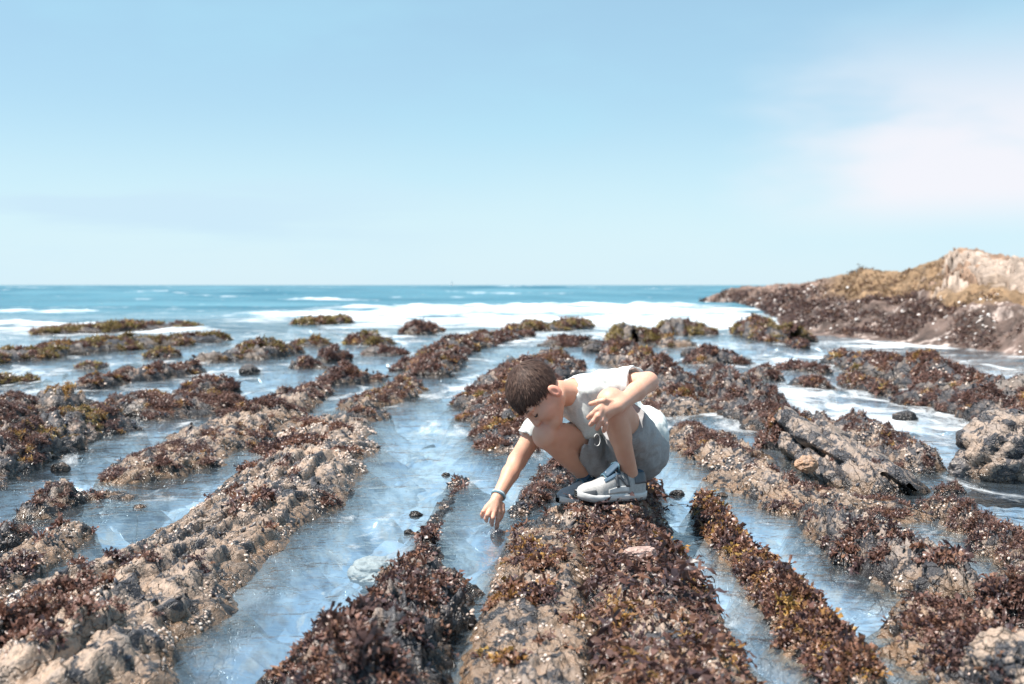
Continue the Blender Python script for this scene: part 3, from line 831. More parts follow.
# --- free boulders
def boulder(name, label, px, py, rx, ry, rz, seed, colA, colB, zoff=0.0, mat=None):
    rng = np.random.default_rng(seed)
    nu, nv = 96, 60
    u = np.linspace(0, 2 * np.pi, nu, endpoint=False)
    v = np.linspace(-np.pi / 2 * 0.98, np.pi / 2 * 0.98, nv)
    U, Vv = np.meshgrid(u, v, indexing='ij')
    D = np.column_stack([(np.cos(Vv) * np.cos(U)).ravel(), (np.cos(Vv) * np.sin(U)).ravel(), np.sin(Vv).ravel()])
    d1, d2, cid = worley(D * 1.7 + seed, seed)
    r = 1 + 0.16 * fbm(D * 1.6 + seed, 4, seed) + 0.12 * (cid - 0.5) - 0.10 * np.exp(-((d2 - d1) / .08) ** 2) + 0.03 * fbm(D * 9, 3, seed)
    V = D * r[:, None] * np.array([rx, ry, rz])
    i = (np.arange(nu)[:, None] * nv + np.arange(nv - 1)[None, :]).ravel()
    j = ((np.arange(nu)[:, None] + 1) % nu * nv + np.arange(nv - 1)[None, :]).ravel()
    F = np.stack([i, j, j + 1, i + 1], 1)
    m = sstep(-.2, .3, fbm(D * 3 + 5, 4, seed + 3))[:, None]
    col = np.array(colA) * (1 - m) + np.array(colB) * m
    sp = (fbm(D * 25, 2, seed + 9) > .8)[:, None]
    col = np.where(sp, np.array((.55, .47, .4)), col)
    g = G(px, py)
    o = link(name, make_mesh(name, V, F, mat or M_BOULDER, True, col), loc=(g[0], g[1], zoff))
    tag(o, label, 'boulder')
    return o


boulder('boulder', 'big tan and black boulder at the right edge above its reflection', 1018, 474, .24, .22, .19, 301, (.30, .20, .14), (.07, .055, .05), .05, M_ROCK_GREY)
boulder('boulder', 'dark wet stone in the channel left of the tan boulder', 962, 476, .055, .05, .05, 302, (.07, .065, .07), (.13, .115, .11), .02)
boulder('boulder', 'round orange-brown cobble wedged at the foot of the tilted grey block', 806, 487, .042, .04, .032, 303, (.40, .24, .15), (.30, .19, .13), .085)
boulder('boulder', 'white sunlit boulder cut off by the bottom right corner', 1012, 706, .075, .07, .06, 304, (.46, .36, .29), (.38, .29, .235), .075, M_ROCK_TAN)
boulder('boulder', 'flat pink stone lying in the seaweed near the bottom centre', 640, 594, .042, .028, .014, 305, (.40, .27, .23), (.33, .22, .19), .104)
boulder('boulder', 'pale round stone under the surface of the left channel', 376, 556, .075, .10, .04, 306, (.50, .44, .39), (.42, .37, .33), -.048)

for k_, (px, py, r_) in enumerate([(677, 496, .020), (722, 497, .016), (416, 516, .016), (409, 534, .013), (446, 476, .014), (250, 373, .07), (333, 374, .06), (126, 372, .06), (592, 352, .09), (560, 356, .07), (690, 356, .08), (905, 420, .05), (140, 510, .02), (60, 470, .03)]):
    o_ = boulder('stone', 'small dark stone just breaking the surface of the shallow water', px, py, r_ * 1.3, r_ * 1.1, r_ * .9, 330 + k_, (.1, .08, .07), (.2, .16, .13), r_ * .15, M_ROCK_DARK)
    tag(o_, cat='stone', group='small stones awash in the shallows')

# ------------------------------------------------------------------ headland
HB = [(699, 304), (730, 306), (765, 313), (785, 327), (810, 334), (850, 338), (890, 341), (930, 345), (970, 349), (1024, 356), (1110, 368), (1260, 392)]
HC = [(701, 299, 45), (737, 288, 43), (772, 285.5, 40), (800, 284, 37), (832, 278, 33.5), (868, 271, 30), (903, 273, 27.5), (932, 262, 24.5), (965, 250, 22), (1024, 259, 19), (1120, 250, 16), (1300, 235, 13)]
hb = catmull([G(*p) for p in HB], 900)
hc = catmull([P(px, py, d) for px, py, d in HC], 900)
TT = np.concatenate([np.linspace(-0.12, 1.0, 220), np.linspace(1.01, 2.0, 40)])
Vh, zf = [], []
for t in TT:
    if t <= 1:
        xy = hb[:, :2] * (1 - t) + hc[:, :2] * t
        prof = t * 3 if t < 0 else 0.30 * sstep(0, .12, np.array(t)) * 0.6 + 0.82 * t ** 1.05
        z = hc[:, 2] * prof if t >= 0 else np.full(900, 2.0 * t)
    else:
        xy = hc[:, :2] + (hc[:, :2] - hb[:, :2]) * (t - 1) * 1.1 + np.array([1.2, 0]) * (t - 1)
        z = hc[:, 2] * (1 - (t - 1) ** 1.5) - 0.3 * (t - 1)
    Vh.append(np.column_stack([xy, z]))
    zf.append(np.full(900, t))
Vh = np.stack(Vh, 1).reshape(-1, 3)
zf = np.stack(zf, 1).ravel()
far_s = np.repeat(np.linspace(0, 1, 900), len(TT))
hz = Vh[:, 2].copy()
wav = fbm(Vh * 0.35, 3, 500) * 0.22
fr = hz + wav
# crag mask: pale craggy top at the right end, only above the ochre band
crag = sstep(0.63, 0.70, far_s + 0.05 * fbm(Vh * 1.2, 3, 501)) * sstep(0.60, 0.74, hz + 0.16 * fbm(Vh * .9, 3, 503))
Wd = Vh.copy()
# tilted bedding
c_, s_ = math.cos(.45), math.sin(.45)
Q = np.column_stack([Vh[:, 0] * c_ - Vh[:, 2] * s_, Vh[:, 1] * .6, (Vh[:, 0] * s_ + Vh[:, 2] * c_) * 1.6])
d1, d2, cid = worley(Q * 2.3, 510)
e1, e2, eid = worley(Q * np.array([3.0, 4.0, 7.0]), 520)
d1, d2, cid = worley(Q * np.array([.9, 1.6, 3.0]), 510)
rough = sstep(-.05, .2, zf) * (1 - .65 * np.exp(-((zf - 1) / .13) ** 2))
Wd[:, 2] += rough * (0.10 * fbm(Vh * .8, 3, 530) * np.clip(hz + .3, 0, 1) + 0.22 * (cid - .5) * sstep(0, .2, d2 - d1) + .12 * (eid - .5) * sstep(0, .2, e2 - e1) + .05 * fbm(Vh * 5, 3, 531))
Wd[:, 2] += crag * (1 - .8 * sstep(.8, 1.0, zf)) * (.15 * (cid - .5) * sstep(0, .2, d2 - d1) - .16 * np.exp(-((d2 - d1) / .10) ** 2) + .16 * (eid - .5) * sstep(0, .2, e2 - e1) - .10 * np.exp(-((e2 - e1) / .1) ** 2))
Wd[:, 0] -= crag * .16 * (cid - .5) * sstep(0, .3, d2 - d1)
zone = hz + .13 * fbm(Vh * 1.1, 4, 540) + .05 * (eid - .5)
low = np.array((.105, .072, .06))
mid = np.array((.19, .122, .07))
top = np.array((.32, .25, .205))
brn = np.array((.15, .10, .08))
n5 = fbm(Vh * 3.0, 4, 550)[:, None]
lowc = low * (1 + .5 * n5) + np.clip(fbm(Vh * 7, 3, 551) - .35, 0, 1)[:, None] * np.array((.5, .42, .38))
midc = mid * (1 + .35 * n5)
topc = top * (1 + .22 * n5) * (0.85 + .3 * eid[:, None]) * np.array((1, 1, 1))
topc = np.where((cid > .82)[:, None], topc * np.array((.8, .66, .56)), topc)
brnc = brn * (1 + .5 * n5) * (0.7 + .6 * eid[:, None])
mrange = (sstep(.30, .40, far_s) * sstep(.44, .58, zone))[:, None]
colh = lowc * (1 - mrange) + midc * mrange
bm = ((1 - sstep(.30, .42, far_s)) * sstep(.25, .45, zone))[:, None]
colh = colh * (1 - bm) + brnc * bm
colh = colh * (1 - crag[:, None]) + topc * crag[:, None]
Fh = grid_faces(900, len(TT))
headland_org = np.array([8.0, 22.0, 0.0])
mh = make_mesh('headland', Wd - headland_org, Fh, M_HEAD, True, np.clip(colh, 0.01, .9))
HEAD = tag(link('headland', mh, loc=headland_org), 'rocky headland with a pale craggy top and ochre weed band running into the sea', 'headland')
A, B, C, E = (Wd[Fh[:, i]] for i in range(4))
fn = np.cross(C - A, E - B)
if fn[:, 2].sum() < 0:
    mh.flip_normals(); fn = -fn
ar = np.linalg.norm(fn, axis=1) * .5
fn /= (2 * ar[:, None] + 1e-12)
cen = (A + B + C + E) / 4
zc = zone[Fh[:, 0]]
rng = np.random.default_rng(77)
for nm, wgt, n_, pal_, tm, smin in (
        ('seaweed', sstep(.60, .35, zc) * (cen[:, 2] > .02) * (zf[Fh[:, 0]] < .9) * sstep(-.25, .25, fbm(cen * 2.0, 4, 571)), 14000, ['dark', 'turf', 'turf', 'rust'], T_FAR, 3.6),
        ('ochre_weed', sstep(.40, .62, zc) * (1 - crag[Fh[:, 0]]) * sstep(.3, .42, far_s[Fh[:, 0]]) * (zf[Fh[:, 0]] < .86) * sstep(-.15, .35, fbm(cen * 1.3, 4, 570)), 6000, ['rust', 'ochre', 'ochre', 'ochre'], T_FAR, 2.4),
        ('barnacles', sstep(.75, .3, zc) * (cen[:, 2] > .03) * sstep(.1, .4, fbm(cen * 2.5, 2, 560)), 900, None, T_BARN, 1.7)):
    dist = cen[:, 1]
    pr = ar / dist ** 2 * wgt
    idx = rng.choice(len(pr), n_, p=pr / pr.sum())
    ps = cen[idx] + rng.normal(0, .03, (n_, 3))
    sc = smin * dist[idx] / FPX * rng.uniform(.6, 1.3, n_)
    if pal_:
        pc = np.array(sum([PAL[q] for q in pal_], []))
        cc = pc[rng.integers(0, len(pc), n_)]
    else:
        pc = np.array([(.62, .54, .5), (.55, .45, .4), (.7, .66, .63)])
        cc = pc[rng.integers(0, 3, n_)]
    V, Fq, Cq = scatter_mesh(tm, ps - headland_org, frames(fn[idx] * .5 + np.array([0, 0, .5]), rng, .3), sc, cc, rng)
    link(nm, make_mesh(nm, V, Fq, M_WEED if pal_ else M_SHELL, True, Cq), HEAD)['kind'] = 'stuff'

# ------------------------------------------------------------------ seabed
yy = np.concatenate([np.linspace(-3, 1.2, 30), np.geomspace(1.22, 70, 420)])
xs = np.linspace(-1, 1, 300)
hwid = np.maximum(4.0, yy * .95)
Xb = hwid[:, None] * xs[None, :]
Yb = np.repeat(yy[:, None], 300, 1)
Pb = np.column_stack([Xb.ravel(), Yb.ravel(), np.zeros(Xb.size)])
zb = -0.13 + .045 * fbm(Pb * np.array([3.0, .8, 1]), 4, 600) + .02 * fbm(Pb * 12, 3, 601) - np.clip((Pb[:, 1] - 8) * .02, 0, 1.2)
Pb[:, 2] = np.minimum(zb, -.035)


def seabed_material():
    t = NT('seabed_mottled_sand')
    c = bed_colour(t)
    bs = t.n('ShaderNodeBsdfPrincipled', {'Base Color': c, 'Roughness': .9})
    t.l(bs.outputs[0], t.out.inputs[0])
    return t.m


tag(link('seabed', make_mesh('seabed', Pb, grid_faces(len(yy), 300), seabed_material())), kind='structure')

# ------------------------------------------------------------------ sea
yy = np.concatenate([np.linspace(-3, 1.3, 40), np.geomspace(1.31, 90, 1150), np.geomspace(90.5, 9000, 420)])
NX = 420
xs = np.linspace(-1, 1, NX)
hwid = np.maximum(4.0, yy * .95)
Xb = hwid[:, None] * xs[None, :]
Yb = np.repeat(yy[:, None], NX, 1)
W = np.column_stack([Xb.ravel(), Yb.ravel(), np.zeros(Xb.size)])
X_, Y_ = W[:, 0], W[:, 1]
r1 = sstep(9, 45, Y_)
w2 = np.column_stack([X_ * .06, Y_ * .22, 0 * X_])
w3 = np.column_stack([X_ * .22, Y_ * .7, 0 * X_])
far_fade = 1 - sstep(1200, 4000, Y_)
sw = .34 * fbm(w2, 3, 700) + .12 * fbm(w3, 3, 701)
wb = np.column_stack([X_ * .012, Y_ * .05, 0 * X_])
sw += .30 * fbm(wb, 2, 702) * sstep(60, 160, Y_)
sw *= 1 - .55 * sstep(90, 300, Y_)
z = r1 * sw * far_fade * sstep(14, 40, Y_) * (.35 + .65 * sstep(45, 90, Y_))
z += .012 * fbm(np.column_stack([X_ * 1.6, Y_ * 2.6, 0 * X_]), 3, 703) * sstep(1.5, 5, Y_) * (1 - sstep(40, 90, Y_))
foam = np.zeros(len(W))
# breaking waves: (depth, x from, x to, height, foam length towards the shore)
ln = fbm(np.column_stack([X_ * .22, 0 * X_, 0 * X_]), 3, 710)
for (yc, xa, xb, hh, fl, sd) in ((38, -6, 6.8, .10, 10, 1), (31, -7, 6.6, .06, 8, 2), (25, -5, 6.0, .05, 6, 3), (33, -17, -11.5, .05, 1.0, 5), (21, -13, -4.5, .08, 4, 6)):
    ce = yc + 1.6 * fbm(np.column_stack([X_ * .18, 0 * X_ + sd, 0 * X_]), 3, 711 + sd)
    m = sstep(xa - 1.5, xa + 2.0, X_) * (1 - sstep(xb - 2, xb + 1.5, X_))
    dy = Y_ - ce
    crest = np.where(dy < 0, np.exp(-(dy / .7) ** 2), np.exp(-(dy / 2.2) ** 2))
    bub = 1 + .55 * fbm(np.column_stack([X_ * 1.6, Y_ * 1.6, 0 * X_ + sd]), 3, 730 + sd)
    z += m * hh * crest * bub
    behind = sstep(1.0, .1, dy) * np.exp(-np.clip(-dy, 0, 99) / fl)
    foam = np.maximum(foam, m * behind * 1.1)
# spent foam sheets in the surf zone
sh = fbm(np.column_stack([X_ * .35, Y_ * .55, 0 * X_]), 4, 740)
surf = sstep(8.5, 15, Y_) * (1 - sstep(30, 42, Y_)) * (.45 + .55 * sstep(-6, 2, X_))
foam = np.maximum(foam, surf * (.62 + .45 * sh))
near = sstep(3.0, 7.5, Y_) * (1 - sstep(9, 16, Y_)) * (.38 + .35 * fbm(np.column_stack([X_ * 1.1, Y_ * .9, 0 * X_]), 4, 741) + .32 * sstep(.5, 3, X_))
foam = np.maximum(foam, near)
caps = sstep(.55, .95, fbm(np.column_stack([X_ * .10, Y_ * .18, 0 * X_]), 4, 742)) * sstep(45, 60, Y_) * (1 - sstep(300, 700, Y_)) * .8
foam = np.maximum(foam, caps)
foam = np.maximum(foam, .17 * (1 - sstep(3, 8, Y_)) * (1 + fbm(np.column_stack([X_ * 2, Y_ * 1.2, 0 * X_]), 3, 743)))
W[:, 2] = z
deep = sstep(9, 40, Y_)


def water_material():
    t = NT('sea_water')
    fo = t.n('ShaderNodeAttribute', attribute_name='foam').outputs['Fac']
    de = t.n('ShaderNodeAttribute', attribute_name='deep').outputs['Fac']
    v = t.pos((.8, 1, 1))
    r1 = t.noise(v, 6, 4, .55, .5)
    r2 = t.noise(v, 26, 3, .5, .3)
    r3 = t.noise(t.pos((.30, .55, 1)), 2.0, 4, .6)
    hgt = t.math('ADD', t.math('MULTIPLY', r1, .7), t.math('MULTIPLY', r2, .16))
    nearb = t.n('ShaderNodeBump', {'Strength': .9, 'Distance': .030, 'Height': hgt}).outputs[0]
    farb = t.n('ShaderNodeBump', {'Strength': 1.0, 'Distance': .5, 'Height': r3, 'Normal': nearb}).outputs[0]
    nm = t.n('ShaderNodeMix', {0: de, 4: nearb, 5: farb}, data_type='VECTOR').outputs[1]
    fr = t.n('ShaderNodeFresnel', {'IOR': 1.40, 'Normal': nm}).outputs[0]
    frs = t.math('MULTIPLY', fr, t.n('ShaderNodeMapRange', {'Value': de, 'To Min': 1.0, 'To Max': .42}).outputs[0])
    tr0 = t.n('ShaderNodeBsdfTransparent', {'Color': (.78, .88, .94, 1)})
    turb = t.n('ShaderNodeBsdfDiffuse', {'Color': (.46, .56, .64, 1)})
    tbf = t.ramp(t.noise(t.pos((1, .45, 1)), 2.6, 6, .62, .7), [(.40, .03), (.56, .06), (.74, .30)])
    tr = t.n('ShaderNodeMixShader', {0: tbf, 1: tr0.outputs[0], 2: turb.outputs[0]})
    deepc = t.mix(t.ramp(t.noise(t.pos((.05, .16, 1)), 1.0, 4), [(.35, 0.), (.65, 1.)]), (.035, .115, .165), (.09, .205, .26))  # dark and light streaks of the wave faces painted into the deep-water colour
    bd = t.n('ShaderNodeBsdfDiffuse', {'Color': deepc})
    body = t.n('ShaderNodeMixShader', {0: de, 1: tr.outputs[0], 2: bd.outputs[0]})
    gl = t.n('ShaderNodeBsdfGlossy', {'Color': (1, 1, 1, 1), 'Roughness': .045, 'Normal': nm})
    wat = t.n('ShaderNodeMixShader', {0: frs, 1: body.outputs[0], 2: gl.outputs[0]})
    fv = t.pos((1, .5, 1))
    f1 = t.noise(fv, 3.2, 7, .68, .8)
    f2 = t.noise(t.pos((.5, .75, 1)), 1.6, 7, .66, .5)
    fn_ = t.mix(t.ramp(de, [(.0, 0.), (.35, 1.)]), f1, f2)
    thr = t.math('ADD', t.math('MULTIPLY', t.math('SUBTRACT', fn_, .5), 3.3), t.math('SUBTRACT', t.math('MULTIPLY', fo, 1.0), .48))
    fm = t.ramp(thr, [(.0, 0.), (.6, .92)])
    fd = t.n('ShaderNodeBsdfDiffuse', {'Color': (.62, .645, .67, 1), 'Normal': t.n('ShaderNodeBump', {'Strength': 1.0, 'Distance': .12, 'Height': fn_}).outputs[0]})
    fin = t.n('ShaderNodeMixShader', {0: fm, 1: wat.outputs[0], 2: fd.outputs[0]})
    t.l(fin.outputs[0], t.out.inputs[0])
    return t.m


sea = link('sea', make_mesh('sea', W, grid_faces(len(yy), NX), water_material(), True, None, {'foam': foam, 'deep': deep}))
if sea.data.polygons[0].normal.z < 0:
    sea.data.flip_normals()
tag(sea, kind='structure')

# ------------------------------------------------------------------ implicit surfaces for the boy
class Field:
    def __init__(s, lo, hi, h):
        s.lo = np.array(lo, float)
        s.h = h
        s.n = np.ceil((np.array(hi) - s.lo) / h).astype(int) + 1
        s.F = np.full(s.n, 0.2)

    def _sub(s, lo, hi):
        a = np.clip(((np.array(lo) - s.lo) / s.h).astype(int), 0, s.n - 1)
        b = np.clip(((np.array(hi) - s.lo) / s.h).astype(int) + 2, 1, s.n)
        sl = tuple(slice(i, j) for i, j in zip(a, b))
        ax = [s.lo[k] + s.h * np.arange(a[k], b[k]) for k in range(3)]
        pts = np.stack(np.meshgrid(*ax, indexing='ij'), -1)
        return sl, pts

    def put(s, sl, d, k, op='add'):
        f = s.F[sl]
        if op == 'add':
            hh = np.clip(.5 + .5 * (f - d) / k, 0, 1)
            s.F[sl] = f * (1 - hh) + d * hh - k * hh * (1 - hh)
        else:
            hh = np.clip(.5 - .5 * (f + d) / k, 0, 1)
            s.F[sl] = f * (1 - hh) - d * hh + k * hh * (1 - hh)

    def cone(s, a, b, ra, rb, k=.012, op='add', cut=None):
        a, b = np.asarray(a, float), np.asarray(b, float)
        R = max(ra, rb) + 3 * k + .012
        sl, p = s._sub(np.minimum(a, b) - R, np.maximum(a, b) + R)
        ab = b - a
        t = np.clip(((p - a) @ ab) / (ab @ ab + 1e-12), 0, 1)
        d = np.linalg.norm(p - a - t[..., None] * ab, axis=-1) - (ra + (rb - ra) * t)
        if cut is not None:       # keep only the side of a plane
            q, n = cut
            d = np.maximum(d, (p - q) @ n)
        s.put(sl, d, k, op)

    def ell(s, c, axes, r, k=.012, op='add', cut=None):
        c = np.asarray(c, float)
        r = np.asarray(r, float)
        R = r.max() + 3 * k + .012
        sl, p = s._sub(c - R, c + R)
        q = (p - c) @ np.asarray(axes).T
        k0 = np.linalg.norm(q / r, axis=-1)
        k1 = np.linalg.norm(q / (r * r), axis=-1) + 1e-9
        d = k0 * (k0 - 1) / k1
        if cut is not None:
            qq, n = cut
            d = np.maximum(d, (p - qq) @ n)
        s.put(sl, d, k, op)

    def wrinkle(s, amp, freq, seed, stretch=None):
        m = np.abs(s.F) < amp * 3 + .01
        idx = np.argwhere(m)
        p = s.lo + idx * s.h
        if stretch is not None:
            p = p @ np.asarray(stretch).T
        n = fbm(p * freq, 3, seed)
        s.F[m] += amp * (1 - 2 * np.abs(n))

    def mesh(s):
        F = s.F
        S = F < 0
        nx, ny, nz = F.shape
        cnt = np.zeros((nx - 1, ny - 1, nz - 1), np.int8)
        for i in (0, 1):
            for j in (0, 1):
                for k in (0, 1):
                    cnt += S[i:nx - 1 + i, j:ny - 1 + j, k:nz - 1 + k]
        act = (cnt > 0) & (cnt < 8)
        ijk = np.argwhere(act)
        idx = np.full(act.shape, -1, np.int64)
        idx[act] = np.arange(len(ijk))
        acc = np.zeros((len(ijk), 3))
        num = np.zeros(len(ijk))
        cs = [np.array(c) for c in np.ndindex(2, 2, 2)]
        for a in cs:
            for ax in range(3):
                if a[ax]:
                    continue
                b = a.copy()
                b[ax] = 1
                fa = F[tuple((ijk + a).T)]
                fb = F[tuple((ijk + b).T)]
                m = (fa < 0) != (fb < 0)
                t = np.where(m, fa / np.where(m, fa - fb, 1), 0)
                pt = a[None, :] + t[:, None] * (b - a)[None, :]
                acc += np.where(m[:, None], pt, 0)
                num += m
        V = s.lo + s.h * (ijk + acc / num[:, None])
        Fs = []
        for ax in range(3):
            o1, o2 = [(1, 2), (2, 0), (0, 1)][ax]
            sl0 = [slice(None)] * 3
            sl1 = [slice(None)] * 3
            sl0[ax] = slice(0, -1)
            sl1[ax] = slice(1, None)
            ch = S[tuple(sl0)] != S[tuple(sl1)]
            e = np.argwhere(ch)
            ok = (e[:, o1] > 0) & (e[:, o2] > 0) & (e[:, o1] < F.shape[o1] - 1) & (e[:, o2] < F.shape[o2] - 1)
            e = e[ok]
            ins = S[tuple(e.T)]
            d1 = np.zeros(3, int); d1[o1] = 1
            d2 = np.zeros(3, int); d2[o2] = 1
            q = [idx[tuple((e - d1 - d2).T)], idx[tuple((e - d2).T)], idx[tuple(e.T)], idx[tuple((e - d1).T)]]
            q = np.stack(q, 1)
            q = np.where(ins[:, None], q, q[:, ::-1])
            Fs.append(q)
        return V, np.concatenate(Fs)


def norm(v):
    v = np.asarray(v, float)
    return v / np.linalg.norm(v)


# joints
pel = P(630, 452, 3.70)
hipL, hipR = P(640, 450, 3.63), P(613, 449, 3.78)
kneeL, ankL = P(611, 402, 3.34), P(631, 477, 3.485)
kneeR, ankR = P(546, 434, 3.54), P(594, 484, 3.695)
neck = P(575, 393, 3.60)
shL, shR = P(602, 385, 3.56), P(552, 405, 3.70)
elL, wrL = P(648, 382, 3.46), P(617, 407, 3.295)
elR, wrR = P(517, 461, 3.68), P(497, 498, 3.57)
mid = P(612, 412, 3.68)
chest = P(590, 403, 3.63)
HC_ = P(539, 393, 3.535)
Fd = norm((-.38, -.34, -.86))
Ud = norm(np.array((-.80, -.14, .45)) - Fd * np.dot((-.80, -.14, .45), Fd))
Ld = np.cross(Ud, Fd)
HS = .91


def H(f, l, u):
    return HC_ + HS * (f * Fd + l * Ld + u * Ud)


AX = np.array([Fd, Ld, Ud])
body = Field(P(470, 540, 3.6) - np.array([.02, .45, .03]), P(668, 352, 3.6) + np.array([.02, .32, .03]), .0026)
# legs
for hip, knee, ank, s_ in ((hipL, kneeL, ankL, 1), (hipR, kneeR, ankR, -1)):
    body.cone(hip, knee, .062, .043, .004)
    body.cone(knee, ank, .038, .0235, .004)
    d = norm(ank - knee)
    back = norm(hip - knee - np.dot(hip - knee, d) * d)
    body.cone(knee + d * .06 + back * .008, knee + d * .13 + back * .006, .034, .029, .02)
    body.cone(knee + d * .005 - back * .012, knee + d * .03 - back * .010, .030, .024, .02)
for a_, h_, t_ in ((ankL, LH, LT), (ankR, RH, RT)):
    body.cone(a_, h_ * .62 + t_ * .38 + np.array([0, 0, .035]), .023, .018, .012)
# torso
body.cone(hipL, hipR, .075, .075, .02)
body.cone(pel, mid, .080, .078, .02)
body.cone(mid, chest, .080, .075, .02)
body.cone(chest, neck, .070, .045, .02)
body.cone(shL, shR, .042, .042, .02)
body.cone(neck + norm(neck - chest) * -.01, H(-.03, 0, -.06), .041, .040, .012)
# arms
body.cone(shL, elL, .038, .030, .012)
body.cone(elL, elL * .6 + wrL * .4, .029, .027, .012)
body.cone(elL * .6 + wrL * .4, wrL, .027, .0195, .012)
body.cone(shR, elR, .038, .029, .012)
body.cone(elR, elR * .65 + wrR * .35, .028, .0265, .012)
body.cone(elR * .65 + wrR * .35, wrR, .0265, .0185, .012)


def finger(pts, r0, r1, k=.0035):
    for i in range(len(pts) - 1):
        n = len(pts) - 1
        body.cone(pts[i], pts[i + 1], r0 + (r1 - r0) * i / n, r0 + (r1 - r0) * (i + 1) / n, k)


# left hand lies over the knee and shin, fingers pointing down-left
body.cone(wrL, P(606, 411, 3.278), .017, .019, .008)
pk = [P(603, 404.5, 3.275), P(601.5, 409, 3.268), P(602, 414, 3.268), P(604.5, 418.5, 3.275)]
for q in pk:
    body.cone(wrL, q, .0135, .0095, .006)
finger([pk[0], P(597, 410, 3.262), P(592, 414.5, 3.268), P(588.5, 417.5, 3.285)], .0092, .0070)
finger([pk[1], P(598, 416, 3.255), P(594, 421, 3.262), P(590.8, 424.5, 3.28)], .0094, .0072)
finger([pk[2], P(601.5, 420.5, 3.258), P(599, 425, 3.264), P(597, 428.5, 3.278)], .0092, .0070)
finger([pk[3], P(605.5, 424, 3.265), P(605, 428, 3.272), P(603.8, 431, 3.284)], .0084, .0064)
finger([P(611, 402.5, 3.29), P(604, 400.5, 3.272), P(597, 402, 3.272), P(590.5, 403.8, 3.285)], .0095, .0065)
# right hand reaches into the pool, index finger stretched down
rk = [P(498, 512, 3.545), P(494, 512, 3.53), P(490, 510.5, 3.53), P(486.5, 508, 3.535)]
for q in rk:
    body.cone(wrR, q, .0135, .0095, .006)
finger([rk[0], P(498, 519, 3.535), P(497, 525, 3.535), P(496, 531, 3.54)], .0082, .0058)
finger([rk[1], P(492.5, 518, 3.51), P(491.5, 522, 3.515), P(492, 525, 3.53)], .0082, .006)
finger([rk[2], P(487.5, 515, 3.505), P(486, 518.5, 3.51), P(486.5, 521, 3.525)], .008, .006)
finger([rk[3], P(483.5, 511.5, 3.518), P(482, 514.5, 3.522), P(482, 517, 3.536)], .0072, .0055)
finger([P(502, 505, 3.565), P(502.5, 511, 3.56), P(501, 516.5, 3.556), P(499, 520.5, 3.552)], .0095, .0065)
# head
body.ell(H(-.004, 0, .032), AX, HS * np.array((.094, .074, .082)), .012)
body.ell(H(.030, 0, -.030), AX, HS * np.array((.058, .056, .068)), .02)
body.cone(H(.070, .016, -.084), H(.070, -.016, -.084), HS * .020, HS * .020, .02)
for s_ in (1, -1):
    body.cone(H(.0, s_ * .045, -.055), H(.062, s_ * .02, -.085), HS * .024, HS * .020, .02)
    body.ell(H(.055, s_ * .034, -.035), AX, HS * np.array((.034, .028, .032)), .015)
    # ear
    body.ell(H(-.012, s_ * .073, -.030), AX, HS * np.array((.017, .008, .027)), .006)
    body.ell(H(-.007, s_ * .082, -.030), AX, HS * np.array((.007, .006, .014)), .004, 'sub')
    # brow and eye hollow
    body.cone(H(.085, s_ * .014, .012), H(.075, s_ * .044, .012), HS * .009, HS * .009, .01)
    body.ell(H(.092, s_ * .031, -.006), AX, HS * np.array((.013, .016, .010)), .010, 'sub')
    body.ell(H(.075, s_ * .031, -.007), AX, HS * np.array((.012, .014, .011)), .004)
    body.cone(H(.096, s_ * .006, -.036), H(.092, s_ * .011, -.037), HS * .007, HS * .006, .005)
body.cone(H(.086, 0, .004), H(.100, 0, -.032), HS * .008, HS * .0105, .010)
body.cone(H(.084, .016, -.057), H(.084, -.016, -.057), HS * .0085, HS * .0085, .006)
body.cone(H(.082, .013, -.066), H(.082, -.013, -.066), HS * .0085, HS * .0085, .004)
Vb, Fb = body.mesh()
# a little warmth where blood shows: lips, ears, fingertips, knees
cskin = np.tile(np.array((.645, .35, .24)), (len(Vb), 1))
cskin *= 1 + .10 * fbm(Vb * 28, 3, 900)[:, None] * np.array((.5, 1, 1.1))


def blush(c, r, k, tint):
    w = np.exp(-((np.linalg.norm(Vb - c, axis=1) / r) ** 2)) * k
    cskin[:] = cskin * (1 - w[:, None]) + np.array(tint) * w[:, None]


blush(H(.09, 0, -.061), .018, .8, (.55, .24, .20))
for s_ in (1, -1):
    blush(H(-.012, s_ * .078, -.030), .03, .75, (.72, .30, .22))
    blush(H(.06, s_ * .045, -.035), .03, .35, (.70, .34, .27))
blush(kneeL, .06, .4, (.68, .36, .28))
blush(kneeR, .06, .4, (.66, .35, .27))
blush(elL, .05, .4, (.68, .36, .28))
for q in (P(490, 518, 3.53), P(597, 424, 3.27)):
    blush(q, .03, .45, (.70, .36, .29))


def skin_material():
    t = NT('skin')
    a = t.n('ShaderNodeAttribute', attribute_name='Col').outputs['Color']
    nz = t.noise(t.pos(), 45, 4)
    c = t.mix(t.ramp(nz, [(.35, 0.), (.7, .25)]), a, (.60, .33, .25))
    bp = t.n('ShaderNodeBump', {'Strength': .25, 'Distance': .002, 'Height': t.noise(t.pos(), 220, 3)}).outputs[0]
    bs = t.n('ShaderNodeBsdfPrincipled', {'Base Color': c, 'Normal': bp, 'Roughness': .52, 'Subsurface Weight': .25, 'Subsurface Radius': (.012, .005, .003), 'Subsurface Scale': 1.0, 'Specular IOR Level': .4})
    t.l(bs.outputs[0], t.out.inputs[0])
    return t.m


boy_org = np.array([*(P(600, 500, 3.55))[:2], 0.06])
pm = make_mesh('person', Vb - boy_org, Fb, skin_material(), True, cskin)
person = tag(link('person', pm, loc=boy_org), None, 'person')
person['label'] = 'boy in pale t-shirt and grey shorts squatting, dipping one finger into the pool'


